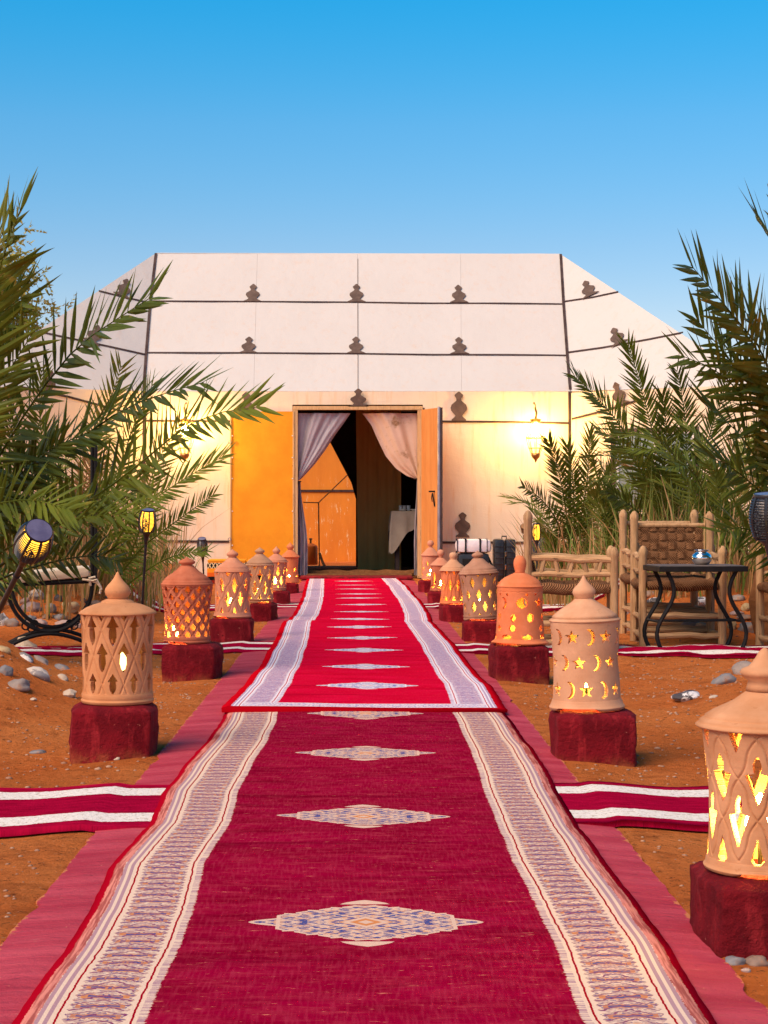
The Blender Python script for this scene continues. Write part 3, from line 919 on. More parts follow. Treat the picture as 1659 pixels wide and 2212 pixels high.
# right leaf, swung out towards the camera
hx, hy = DR + 0.03, TY - 0.06
ang = R(-68); dv = Vector((math.cos(ang), math.sin(ang), 0)); LW = 0.52
nv = Vector((-dv.y, dv.x, 0))
rl = MB()
p0 = Vector((hx, hy, 0.05)); p1 = p0 + dv * LW
rl.slab([p0, p1, p1 + ZU * (DT - 0.05), p0 + ZU * (DT - 0.05)], 0.03)
leafR = tpart(rl, 'door_leaf', M['tan_panel'], label='tan door leaf standing open at an angle on the right')
q = p1 + dv * 0.02
tpart(MB().tube([q, q + ZU * (DT - 0.04)], 0.022, 10), 'edge_pole', M['steel'], leafR)
tpart(MB().box(q.x + 0.02, q.x + 0.045, q.y - 0.02, q.y + 0.02, 0.05, DT), 'edge_strip', M['trim'], leafR)
lk = p0 + dv * (LW - 0.14) + Vector((-0.02, -0.03, 1.04))
h = MB(); h.cbox(lk + ZU * 0.02, (0.09, 0.02, 0.02)); h.tube([lk + Vector((0.0, -0.01, 0)), lk + Vector((0.015, -0.02, -0.08)), lk + Vector((0.03, -0.015, -0.17))], 0.009, 6); h.tube([lk + Vector((0.0, -0.01, 0)), lk + Vector((-0.01, -0.02, -0.06)), lk + Vector((0.0, -0.015, -0.11))], 0.006, 6)
tpart(h, 'latch', M['iron'], leafR)
# threshold
th = MB(); pts = []
for i in range(13):
    x = -0.76 + 1.5 * i / 12
    pts.append((x, TY + 0.35 + 0.02 * math.sin(i), 0.045 + 0.01 * math.sin(i * 2.2)))
th.tube(pts, 0.045, 8); tpart(th, 'threshold_log', M['mat'], sm=True)

# ------------------------------------------------------------------ curtains in the doorway
def curtain(name, label, mat, edge_out, edge_in, z_top, gather, z_fall, fall_w, y0, freq, loc):
    """edge_in: free edge points (x,z) from the top to the gather; edge_out: x of the fixed edge; then a narrow fall to the floor"""
    c = thing(name, label, 'curtain', loc)
    mb = MB(); n, m = 44, 34
    for L in (0, 1):
        for j in range(m + 1):
            t = j / m
            # top edge to the gather point
            for i in range(n + 1):
                s = i / n
                ex = np.interp(t, [k / (len(edge_in) - 1) for k in range(len(edge_in))], [q[0] for q in edge_in])
                ez = np.interp(t, [k / (len(edge_in) - 1) for k in range(len(edge_in))], [q[1] for q in edge_in])
                zo = z_top + (gather[1] - z_top) * t
                x = edge_out + (ex - edge_out) * s; z = zo + (ez - zo) * s
                w = 1 - 0.75 * t
                y = y0 - 0.026 * w * math.sin(s * freq + t * 1.5 + 1.2 * math.sin(s * 5)) - 0.010 * w * math.sin(s * freq * 2.3 + 1 + t * 4) - 0.05 * math.sin(PI * s) + L * 0.004
                mb.v.append((x, y, z))
    N = (n + 1) * (m + 1)
    for j in range(m):
        for i in range(n):
            a = j * (n + 1) + i; f = (a, a + 1, a + n + 2, a + n + 1)
            mb.f.append(f); mb.f.append(tuple(N + k for k in f[::-1]))
    mb.shift(loc); mb.build('drape', mat, c, sm='all', fix=False)
    fb = MB(); n2, m2 = 18, 22
    for j in range(m2 + 1):
        t = j / m2
        wd = fall_w * (0.35 + 0.65 * smooth(0, 0.7, t))
        for i in range(n2 + 1):
            s = i / n2
            x = edge_out + (wd * s) * (1 if fall_w > 0 else 1)
            fb.v.append((x, y0 - 0.03 * math.sin(s * 17 + t * 2) - 0.01 * math.sin(t * 30 + s * 9), gather[1] + (z_fall - gather[1]) * t))
    for j in range(m2):
        for i in range(n2):
            a = j * (n2 + 1) + i; fb.f.append((a, a + 1, a + n2 + 2, a + n2 + 1))
    fb.shift(loc); fb.build('hanging_end', M['grey_satin'], c, sm='all', fix=False)
    tb = MB().torus((edge_out + math.copysign(0.02, fall_w), y0 - 0.02, gather[1]), 0.035, 0.008, 14, 6); tb.shift(loc)
    tb.build('tie_band', M['trim'], c, sm=True)
    return c
yc = TY + 0.08
kx = yc / F
def cx(d): return (d - 773) * kx
def cz(d): return EYE - (d - 1106) * kx
curtain('door_curtain', 'grey satin curtain tied back to the left side of the tent doorway', M['grey_satin'], cx(641),
        [(cx(757), cz(893)), (cx(742), cz(915)), (cx(722), cz(942)), (cx(703), cz(972)), (cx(680), cz(1003)), (cx(660), cz(1025)), (cx(649), cz(1036))],
        cz(893), (cx(645), cz(1040)), 0.03, 0.14, yc, 17, (cx(641), yc, 0))
curtain('door_curtain', 'cream stained curtain tied back to the right side of the tent doorway', 
        simple('stained_curtain', (0.56, 0.37, 0.27), (0.66, 0.46, 0.36), 1.0, 0.7, 0, 15, 0.3, 0.01, (1, 1, 1), 0.3, (0.25, 0.13, 0.06)), cx(904),
        [(cx(783), cz(893)), (cx(802), cz(918)), (cx(816), cz(950)), (cx(833), cz(985)), (cx(855), cz(1012)), (cx(880), cz(1029)), (cx(901), cz(1035))],
        cz(893), (cx(903), cz(1034)), 0.03, -0.06, yc + 0.01, 13, (cx(904), yc, 0))

# ------------------------------------------------------------------ behind and inside the tent
wb = thing('orange_wall', 'orange washed wall with pale streaks seen through the back opening of the tent', 'wall', (-0.8, 31.2, 0))
m_, nt, b_ = mk('washed_orange', 0.85, 0, 0.2)
x_, y_, z_ = xyz(nt)
cc = mixc(nt, tex_noise(nt, comb(nt, x_ * 3.0, y_, z_ * 0.8), 1.6, 5, 0.6).step(0.3, 0.7), (0.80, 0.27, 0.035), (0.70, 0.22, 0.03))
low = z_.step(1.7, 0.9)
cc = mixc(nt, tex_noise(nt, comb(nt, x_ * 9.0, y_, z_ * 2.6), 1.5, 6, 0.75).step(0.56, 0.68) * low, cc, (0.90, 0.70, 0.40))
setc(nt, b_, cc)
MB().box(-1.9, 1.9, 0, 0.06, -0.05, 2.6).build('panel', m_, wb)
MB().box(-1.9, 1.9, -0.02, -0.001, 1.205, 1.245).build('rail', M['trim'], wb)
gc = thing('gas_cylinder', 'orange gas cylinder standing low behind the left curtain of the doorway', 'gas cylinder', P(671, 1220, 28.3))
MB().lathe([(0.10, 0), (0.115, 0.02), (0.115, 0.27), (0.11, 0.30), (0.06, 0.335), (0.03, 0.345)], 20, (0, 0, 0)).build('tank', M['orange_gas'], gc, sm=True)
MB().lathe([(0.018, 0.345), (0.018, 0.40), (0.03, 0.405), (0.03, 0.425), (0.01, 0.43)], 10).build('valve', M['brass'], gc, sm=True)
gr = MB()
a = P(690, 1225, 28.2); b = P(688, 1086, 28.2)
gr.tube([a, (a + b) / 2, b], 0.012, 6); gr.tube([b, P(762, 1015, 28.2)], 0.010, 6); gr.tube([b, P(655, 1085, 28.2)], 0.010, 6)
gr.tube([P(690, 1195, 28.2), P(697, 1215, 28.15), P(703, 1226, 28.1)], 0.022, 6)
gr.shift(a)
tag(gr.build('guy_rope', M['rope'], loc=a), 'dark knotted guy rope hanging behind the left half of the doorway', 'rope')
# dining table inside
t0 = P(880, 1150, 24.2); t0.z = 0.012
dt = thing('dining_table', 'table under a pale cloth inside the tent doorway', 'table', (t0.x, t0.y, 0.012))
tz = EYE + (1106 - 1104) * 24.2 / F - 0.012
TW, TD = 0.62, 0.8
MB().cbox((0.1, 0.2, tz - 0.02), (TW, TD, 0.03)).build('tabletop', M['wood'], dt)
for sx in (-1, 1):
    for sy in (-1, 1):
        MB().cbox((0.1 + sx * 0.24, 0.2 + sy * 0.33, (tz - 0.035) / 2), (0.05, 0.05, tz - 0.035)).build('leg', M['trim'], dt)
cl = MB(); n = 20
def cloth_ring(z, grow, dip=0.0):
    out = []
    per = [(-1, -1), (1, -1), (1, 1), (-1, 1)]
    for k in range(4):
        a, b = per[k], per[(k + 1) % 4]
        for i in range(n):
            t = i / n
            x = 0.1 + (a[0] + (b[0] - a[0]) * t) * (TW / 2 + grow); y = 0.2 + (a[1] + (b[1] - a[1]) * t) * (TD / 2 + grow)
            w = 0.02 * math.sin((k * n + i) * 0.9) * (1 if grow > 0.02 else 0)
            corner = math.exp(-((abs(x - 0.1) - TW/2) ** 2 + (abs(y - 0.2) - TD/2) ** 2) * 60)
            zz = z - dip * (0.35 * corner if x < 0.1 else 0.06 * math.sin(i))
            out.append((x - w * 0.6, y + w, zz))
    return out
rings = [cloth_ring(tz, 0.0), cloth_ring(tz - 0.01, 0.015), cloth_ring(tz - 0.12, 0.028, 0.3), cloth_ring(tz - 0.27, 0.04, 1.0)]
top = [(0.1, 0.2, tz + 0.002)]
vs = top + [q for r_ in rings for q in r_]; K = 4 * n
fs = [(0, 1 + i, 1 + (i + 1) % K) for i in range(K)]
for r_ in range(3):
    for i in range(K):
        fs.append((1 + r_*K + i, 1 + (r_+1)*K + i, 1 + (r_+1)*K + (i+1)%K, 1 + r_*K + (i+1)%K))
cl.add(vs, fs)
tag(cl.build('tablecloth', M['table_cloth'], sm='all', loc=(t0.x, t0.y, 0.014)), 'pale linen cloth hanging over the table inside the tent', 'tablecloth')
pz = 0.016 + tz
for (dx, r_, lab) in ((-0.06, 0.07, 'white bowl nearest the left end of the cloth covered table'), (0.10, 0.075, 'flat plate in the middle of the cloth covered table'), (0.29, 0.07, 'plate at the right end of the cloth covered table')):
    p_ = MB().lathe([(r_ * .5, 0), (r_ * .55, 0.006), (r_, 0.022), (r_ * .96, 0.024), (r_ * .5, 0.012), (0.002, 0.010)], 20)
    tag(p_.build('plate', M['china'], sm='all', loc=(t0.x + dx, t0.y - 0.05, pz)), lab, 'plate')
gl = [(0.018, 0), (0.022, 0.004), (0.027, 0.075), (0.025, 0.075), (0.020, 0.008), (0.001, 0.006)]
for i, (dx, dy) in enumerate(((-0.09, 0.1), (-0.04, 0.12), (0.02, 0.1), (0.22, 0.08), (0.27, 0.12), (0.31, 0.07), (0.35, 0.13))):
    tag(MB().lathe(gl, 12).build('drinking_glass', M['glass'], sm='all', loc=(t0.x + dx, t0.y + dy, pz)), 'small glass in the dim row on the table inside the tent', 'glass', 'glasses on the table inside the tent')

# ------------------------------------------------------------------ main rugs
def rug_surface(name, label, mat, y0, y1, zoff, edges, thick, wave):
    """edges: list of (y, xl, xr)"""
    ys = np.arange(y0, y1 + 0.001, 0.03); n = 40
    mb = MB(); uv = []
    ey = [e[0] for e in edges]; el = [e[1] for e in edges]; er = [e[2] for e in edges]
    for y in ys:
        xl = float(np.interp(y, ey, el)); xr = float(np.interp(y, ey, er))
        wob = 0.006 * noise.noise(Vector((0, y * 2.2, 5))) 
        row = []
        for k in range(n + 1):
            t = k / n; x = xl + (xr - xl) * t
            lift = wave * (noise.noise(Vector((x * 0.9, y * 1.25, zoff * 50))) + 0.35 * noise.noise(Vector((x * 2.5, y * 4, 9))))
            edge = smooth(0.0, 0.02, min(t, 1 - t))
            z = zoff + thick * (0.35 + 0.65 * edge) + max(-0.004, lift) * (1.0 if 0.04 < t < 0.96 else 1.25)
            row.append((x + wob + 0.004 * noise.noise(Vector((t * 3, y * 12, 1))) * (1 if k in (0, n) else 0), y, z))
            uv.append(((t - 0.5) * 1.16, y))
        base = [(row[0][0] + 0.002, y, zoff * 0.5), (row[-1][0] - 0.002, y, zoff * 0.5)]
        mb.v.append(base[0]); uv.insert(len(uv) - n - 1, (-0.58, y)); mb.v.extend(row); mb.v.append(base[1]); uv.append((0.58, y))
    m = n + 3
    for i in range(len(ys) - 1):
        for k in range(m - 1):
            mb.f.append((i*m+k, i*m+k+1, (i+1)*m+k+1, (i+1)*m+k))
    mb.f.append(tuple(range(m))[::-1]); mb.f.append(tuple((len(ys)-1)*m+k for k in range(m)))
    mb.uv = uv
    o = mb.build(name, mat, sm='all', fix=False)
    return tag(o, label, 'rug', 'runner rugs along the path')

def ex(y, dl, dr):
    Y = 3230.0 / (y - 1106)
    return (Y, (dl - 773) * Y / F, (dr - 773) * Y / F)
rugA = rug_material('worn_runner', 1.0, (0.20, 0.0008, 0.017), (0.30, 0.0015, 0.034), (0.40, 0.04, 0.06), (0.74, 0.55, 0.42), (0.070, 0.080, 0.25), (0.62, 0.23, 0.085), (0.34, 0.002, 0.014), 3.595, 1.235, 0.75, None, None)
rugB = rug_material('bright_runner', 0.8, (0.52, 0.001, 0.022), (0.63, 0.003, 0.040), (0.65, 0.06, 0.09), (0.76, 0.68, 0.72), (0.13, 0.15, 0.42), (0.62, 0.30, 0.33), (0.50, 0.002, 0.010), 8.26, 1.06, 0.12, (7.36, 0))
rugC = rug_material('far_runner', 0.5, (0.52, 0.001, 0.022), (0.64, 0.003, 0.040), (0.65, 0.06, 0.09), (0.78, 0.70, 0.74), (0.22, 0.24, 0.50), (0.62, 0.33, 0.36), (0.50, 0.002, 0.010), 13.7, 1.06, 0.12, (13.2, 0))
rug_surface('runner_rug', 'long worn crimson runner with cream pattern borders nearest the camera', rugA, 1.4, 7.6, 0.004,
     [(1.4, -.57, .59), (2.92, -.566, .592)] + [ex(y, a, b) for y, a, b in ((2050, 141, 1441), (1975, 191, 1387), (1880, 236, 1313), (1790, 322, 1252), (1720, 352, 1211), (1660, 398, 1174), (1610, 447, 1141), (1560, 477, 1105))] + [(7.6, -.565, .62)], 0.012, 0.010)
rug_surface('runner_rug', 'bright red runner with bluish white borders overlapping the worn one', rugB, 7.36, 13.35, 0.022,
     [ex(y, a, b) for y, a, b in ((1544, 478, 1096), (1500, 520, 1066), (1450, 560, 1020), (1400, 590, 980), (1352, 610, 936))] + [(13.4, -.56, .565)], 0.012, 0.010)
rug_surface('runner_rug', 'farthest bright red runner ending at the tent doorway', rugC, 13.15, 21.9, 0.006,
     [ex(y, a, b) for y, a, b in ((1350, 615, 936), (1330, 632, 930), (1310, 643, 918), (1290, 652, 900), (1270, 657, 882), (1254, 662, 862))], 0.012, 0.014)
# entrance mats
mt = MB(); mt.cbox((-0.02, 22.28, 0.022), (1.42, 0.62, 0.03), None, 0.008)
tag(mt.build('entrance_mat', simple('dark_red_mat', (0.10, 0.006, 0.008), (0.32, 0.01, 0.02), 14, 0.95, 0, 50, 0.6, 0.01), None, sm=True), 'dark red patterned mat just before the tent threshold', 'mat')
mt = MB(); mt.cbox((0.02, 22.85, 0.035), (1.36, 0.34, 0.03), None, 0.008)
tag(mt.build('entrance_mat', M['mat'], None, sm=True), 'brown coir mat in the tent doorway behind the dark red mat', 'mat')

# ------------------------------------------------------------------ cross rugs
def cross_rug(label, x0, x1, ya, yb):
    n = int(abs(x1 - x0) / 0.04); m = 18; mb = MB(); uv = []
    w = yb - ya
    for i in range(n + 1):
        x = x0 + (x1 - x0) * i / n
        for k in range(m + 1):
            t = k / m; y = ya + w * t + 0.010 * noise.noise(Vector((x * 1.6, 3, ya))) 
            g = ground_z(x, y) + 0.014
            if abs(x) < 0.72: g = -0.005
            z = g + 0.008 + 0.004 * max(0, noise.noise(Vector((x * 2.4, y * 1.0, ya + 3)))) 
            mb.v.append((x, y, z)); uv.append((x, t * 0.75))
    for i in range(n):
        for k in range(m):
            a = i * (m + 1) + k; mb.f.append((a, a + m + 1, a + m + 2, a + 1) if x1 > x0 else (a, a + 1, a + m + 2, a + m + 1))
    base = len(mb.v)
    for side in (0, m):
        for i in range(n + 1):
            q = mb.v[i * (m + 1) + side]; mb.v.append((q[0], q[1], q[2] - 0.016)); uv.append((q[0], 0.0 if side == 0 else 0.75))
    for s_, side in enumerate((0, m)):
        for i in range(n):
            a = i * (m + 1) + side; b = (i + 1) * (m + 1) + side; c = base + s_ * (n + 1) + i
            mb.f.append((a, b, c + 1, c))
    mb.uv = uv
    tag(mb.build('cross_rug', M['cross'], sm='all', fix=False), label, 'rug', 'red strips with white stripes crossing the path')
cross_rug('nearest red and white striped strip running off to the left of the worn runner', -0.50, -3.2, 4.73, 5.46)
cross_rug('nearest red and white striped strip running off to the right of the worn runner', 0.52, 3.2, 4.80, 5.50)
cross_rug('narrow striped strip left of the bright runner beneath the curved iron seat', -0.50, -4.5, 10.75, 11.5)
cross_rug('striped strip on the right in front of the black table legs', 0.50, 4.5, 10.65, 11.35)
cross_rug('farthest striped strip on the left near the last clay lanterns', -0.50, -3.5, 15.6, 16.3)
cross_rug('farthest striped strip on the right passing behind the wooden chairs', 0.48, 4.0, 15.6, 16.3)

# ------------------------------------------------------------------ clay lanterns
def interp_hw(y, ys, hw):
    v = np.interp(y, ys, hw)
    lo, hi = ys[0], ys[-1]
    v = np.where(y < lo, hw[0] - (lo - y), v)
    return np.where(y > hi, hw[-1] - (y - hi), v)
def s_spear(x, y, w, h):     # arrow head above a narrower leaf
    t = y / h
    ys = np.array([-.5, -.36, -.2, -.04, 0.10, 0.115, .3, .5]) ; hw = np.array([0, .20, .32, .31, .26, .5, .24, 0]) * w
    return np.abs(x) - interp_hw(y, ys * h, hw)
def s_candle(x, y, w, h):    # small flame over a tapering cup
    ys = np.array([-.5, .10, .135, .20, .30, .40, .5]); hw = np.array([.015, .5, .12, .16, .18, .12, 0]) * w
    return np.abs(x) - interp_hw(y, ys * h, hw)
def s_cross(x, y, w, h):     # slender leaf with a short bar across
    ys = np.array([-.5, -.25, -.05, 0.0, .03, .06, .25, .5]); hw = np.array([0, .22, .26, .5, .5, .22, .26, 0]) * w
    return np.abs(x) - interp_hw(y, ys * h, hw)
def s_fleur(x, y, w, h):
    ys = np.array([-.5, -.3, -.12, -.06, .02, .06, .25, .5]); hw = np.array([0.02, .34, .40, .5, .42, .22, .26, 0]) * w
    return np.abs(x) - interp_hw(y, ys * h, hw)
def s_lens(x, y, w, h): return np.abs(x) - interp_hw(y, np.array([-.5, -.3, 0, .3, .5]) * h, np.array([0, .36, .5, .36, 0]) * w)
def s_diam(x, y, w, h): return np.abs(x) - interp_hw(y, np.array([-.5, 0, .5]) * h, np.array([0, .5, 0]) * w)
def s_drop(x, y, w, h): return np.abs(x) - interp_hw(y, np.array([-.5, -.32, -.05, .2, .5]) * h, np.array([0.12, .40, .5, .32, 0]) * w)
def s_tri(x, y, w, h): return np.abs(x) - interp_hw(y, np.array([-.5, .5]) * h, np.array([.5, 0]) * w)
def s_trid(x, y, w, h): return np.abs(x) - interp_hw(y, np.array([-.5, .5]) * h, np.array([0, .5]) * w)
def s_circ(x, y, w, h): return (np.sqrt((x / (w * .5)) ** 2 + (y / (h * .5)) ** 2) - 1) * min(w, h) * .5
def s_star(x, y, w, h):
    Rr = w * 0.56; ri = Rr * 0.40
    a = np.arctan2(x, y); k = PI / 5
    t = np.abs(np.mod(a + k, 2 * k) - k); r = np.hypot(x, y)
    px, py = r * np.cos(t), r * np.sin(t)
    qx, qy = ri * math.cos(k), ri * math.sin(k)
    ex_, ey_ = qx - Rr, qy
    L = math.hypot(ex_, ey_)
    return ((px - Rr) * ey_ - py * ex_) / -L * -1
def s_moon(x, y, w, h):
    Rr = h * .5; xx = (x - w * 0.12) / 0.78 + Rr * .35
    return np.maximum(np.hypot(xx, y) - Rr, Rr * 0.92 - np.hypot(xx + Rr * .52, y))
NONE = lambda x, y, w, h: np.full_like(x, 1.0)

def lattice(n, off, zc, per, wdt, ogee=0.0):
    def g(th, Z):
        u = th * n / (2 * PI) - off; t = (Z - zc) / per
        t = t + ogee * np.sin(4 * PI * t)
        wr = lambda q: np.abs(q - np.round(q))
        return np.minimum(wr(u + t - .5), wr(u - t - .5)) / wdt
    return g

def make_body(prof, z0, z1, NT, NZ, rows, groove, gdepth, th=0.016, notches=()):
    th_a = np.linspace(0, 2 * PI, NT, endpoint=False); Z = np.linspace(0, 1, NZ + 1)
    TH, ZZ = np.meshgrid(th_a, Z)
    rad = np.interp(Z, [p[0] for p in prof], [p[1] for p in prof])
    RRd = np.repeat(rad[:, None], NT, 1)
    H = z1 - z0
    f = np.full_like(TH, 1.0)
    for row in rows:
        zc, n, off, w, h = row[:5]; shapes = row[5:]
        u = TH * n / (2 * PI) - off
        k = np.round(u); x = (u - k) * 2 * PI / n * RRd; y = (ZZ - zc) * H
        idx = np.mod(k, len(shapes)).astype(int)
        for q, sh in enumerate(shapes):
            ff = sh(x, y, w, h)
            f = np.minimum(f, np.where(idx == q, ff, 1.0))
    ds = 2 * PI / NT * RRd; dz = H / NZ
    gx = (np.roll(f, -1, 1) - np.roll(f, 1, 1)) / (2 * ds)
    gz = np.gradient(f, dz, axis=0)
    g2 = gx ** 2 + gz ** 2 + 1e-6
    mag = np.abs(f) / np.sqrt(g2)
    cell = np.minimum(ds, dz)
    near = (mag < 0.75 * cell) & (ZZ > 0.001) & (ZZ < 0.999)
    mx = np.where(near, -f * gx / g2, 0); mz = np.where(near, -f * gz / g2, 0)
    TH2 = TH + mx / RRd; Zm = z0 + ZZ * H + np.clip(mz, -.7 * dz, .7 * dz)
    ro = RRd.copy()
    if groove is not None:
        g = groove(TH, ZZ)
        ro = ro - gdepth * np.exp(-(g ** 2)) * ((ZZ > 0.02) & (ZZ < 0.98))
    ro = ro + 0.0008 * np.sin(TH * 3 + ZZ * 9) 
    ri = RRd - th
    vo = np.stack([ro * np.cos(TH2), ro * np.sin(TH2), Zm], -1).reshape(-1, 3)
    vi = np.stack([ri * np.cos(TH2), ri * np.sin(TH2), Zm], -1).reshape(-1, 3)
    fc = (f[:-1] + f[1:] + np.roll(f, -1, 1)[:-1] + np.roll(f, -1, 1)[1:]) / 4
    keep = fc > 0
    N = (NZ + 1) * NT
    I, J = np.meshgrid(np.arange(NZ), np.arange(NT), indexing='ij')
    J1 = (J + 1) % NT
    a = I * NT + J; b = I * NT + J1; c = (I + 1) * NT + J1; d = (I + 1) * NT + J
    k = keep
    quads = [np.stack([a[k], b[k], c[k], d[k]], 1), np.stack([d[k], c[k], b[k], a[k]], 1) + N]
    rt = np.roll(keep, -1, 1)
    m1 = keep & ~rt; quads.append(np.stack([b[m1], b[m1] + N, c[m1] + N, c[m1]], 1))
    m2 = ~keep & rt; quads.append(np.stack([b[m2], c[m2], c[m2] + N, b[m2] + N], 1))
    up = np.vstack([keep[1:], np.zeros((1, NT), bool)]); m3 = keep & ~up
    quads.append(np.stack([d[m3], c[m3], c[m3] + N, d[m3] + N], 1))
    dn = np.vstack([np.zeros((1, NT), bool), keep[:-1]]); m4 = keep & ~dn
    quads.append(np.stack([a[m4], a[m4] + N, b[m4] + N, b[m4]], 1))
    return np.vstack([vo, vi]), np.vstack(quads)

def np_mesh(name, v, q, mat, parent):
    me = bpy.data.meshes.new(name)
    me.vertices.add(len(v)); me.vertices.foreach_set('co', v.astype(np.float32).ravel())
    me.loops.add(len(q) * 4); me.loops.foreach_set('vertex_index', q.astype(np.int32).ravel())
    me.polygons.add(len(q)); me.polygons.foreach_set('loop_start', np.arange(0, len(q) * 4, 4, dtype=np.int32))
    me.update(calc_edges=True); me.validate()
    me.shade_smooth()
    try: me.set_sharp_from_angle(angle=R(48))
    except Exception: pass
    me.materials.append(mat)
    o = bpy.data.objects.new(name, me); col.objects.link(o); o.parent = parent
    return o

def block(label, x, y, w, d, ztop, seed, rz=0.0, depth=0.12):
    zb = min(ground_z(x + sx * w / 2, y + sy * d / 2) for sx in (-1, 0, 1) for sy in (-1, 0, 1)) - 0.04
    h = ztop - zb
    bm = bmesh.new(); bmesh.ops.create_cube(bm, size=1)
    bmesh.ops.subdivide_edges(bm, edges=list(bm.edges), cuts=15, use_grid_fill=True)
    for v in bm.verts:
        p = v.co * 2
        # squircle in plan, rounded rim
        m = max(abs(p.x), abs(p.y)); l = math.hypot(p.x, p.y)
        if l > 0: 
            k = 1 + (m / l - 1) * 0.40
            p.x *= k; p.y *= k
        m2 = max(m, 1e-6)
        rimr = smooth(0.80, 1.0, m2) * smooth(0.6, 1.0, p.z)
        p.z -= rimr * 0.16
        tap = 1 + 0.015 * (1 - p.z) / 2
        v.co = Vector((p.x * w / 2 * tap, p.y * d / 2 * tap, (p.z - 1) * h / 2))
        q = v.co * 1.0 + Vector((seed * 3.1, seed, 0))
        nz = noise.fractal(q * 9, 1.0, 2.0, 4) * 0.007 + noise.fractal(q * 34, 1.0, 2.0, 3) * 0.0032
        out = Vector((p.x, p.y, 0.15 * p.z)); out = out.normalized() if out.length > 0 else Vector((0, 0, 1))
        flat = 1 if p.z < 0.9 or m > 0.86 else 0.15
        v.co += out * nz * flat
    me = bpy.data.meshes.new('masonry_block'); bm.to_mesh(me); bm.free(); me.shade_smooth()
    me.materials.append(M['plaster'])
    o = bpy.data.objects.new('masonry_block', me); col.objects.link(o)
    o.location = (x, y, ztop); o.rotation_euler = (0, 0, rz)
    return tag(o, label, 'block', 'red painted blocks under the clay lanterns')

def finial_profile(kind, r, h):
    P_ = {'onion': [(.80, 0), (.82, .05), (1.0, .16), (1.06, .27), (1.0, .38), (.80, .50), (.55, .62), (.34, .74), (.20, .86), (.09, .96), (.0, 1)],
          'egg': [(.78, 0), (.76, .08), (.88, .22), (1.0, .42), (1.02, .60), (.92, .76), (.68, .90), (.35, .98), (0, 1)],
          'ball': [(.60, 0), (.52, .10), (.62, .22), (.92, .36), (1.0, .58), (.90, .78), (.55, .94), (0, 1)],
          'cone': [(.95, 0), (.86, .12), (.82, .22), (1.12, .34), (1.24, .42), (1.12, .50), (.80, .56), (.62, .66), (.44, .78), (.30, .90), (.12, .98), (0, 1)],
          'bud': [(.72, 0), (.70, .10), (1.0, .24), (1.08, .40), (1.0, .52), (.70, .66), (.38, .78), (.16, .90), (0, 1)]}[kind]
    return [(a * r, b * h) for a, b in P_]
def hat_profile(kind, Rh, Hn, rn):
    """from rim (z=0) to neck (z=Hn, radius rn)"""
    if kind == 'dome':
        pts = [(.88, -.02), (1.0, .0), (1.015, .045), (.99, .085), (.90, .16), (.93, .19), (.86, .30), (.70, .50), (.52, .68), (.36, .84)]
    elif kind == 'steps':
        pts = [(.88, -.02), (1.0, .0), (1.02, .05), (.98, .10), (.95, .12), (.96, .17), (.90, .24), (.87, .25), (.88, .30), (.76, .44), (.60, .58), (.45, .72), (.34, .87)]
    elif kind == 'collar':
        pts = [(.88, -.02), (1.0, .0), (1.01, .08), (.96, .20), (.82, .42), (.62, .62), (.47, .72), (.43, .74), (.42, .82), (.34, .92)]
    elif kind == 'round':
        pts = [(.92, -.02), (1.03, .0), (1.04, .05), (.98, .08), (.96, .10), (.93, .25), (.84, .45), (.68, .65), (.48, .82), (.33, .93)]
    else:
        pts = [(.88, -.02), (1.0, .0), (1.02, .06), (.98, .10), (.80, .34), (.60, .58), (.42, .80), (.32, .92)]
    out = [(a * Rh, b * Hn) for a, b in pts if a * Rh > rn * 0.98 or b < .5]
    return out + [(rn, Hn)]

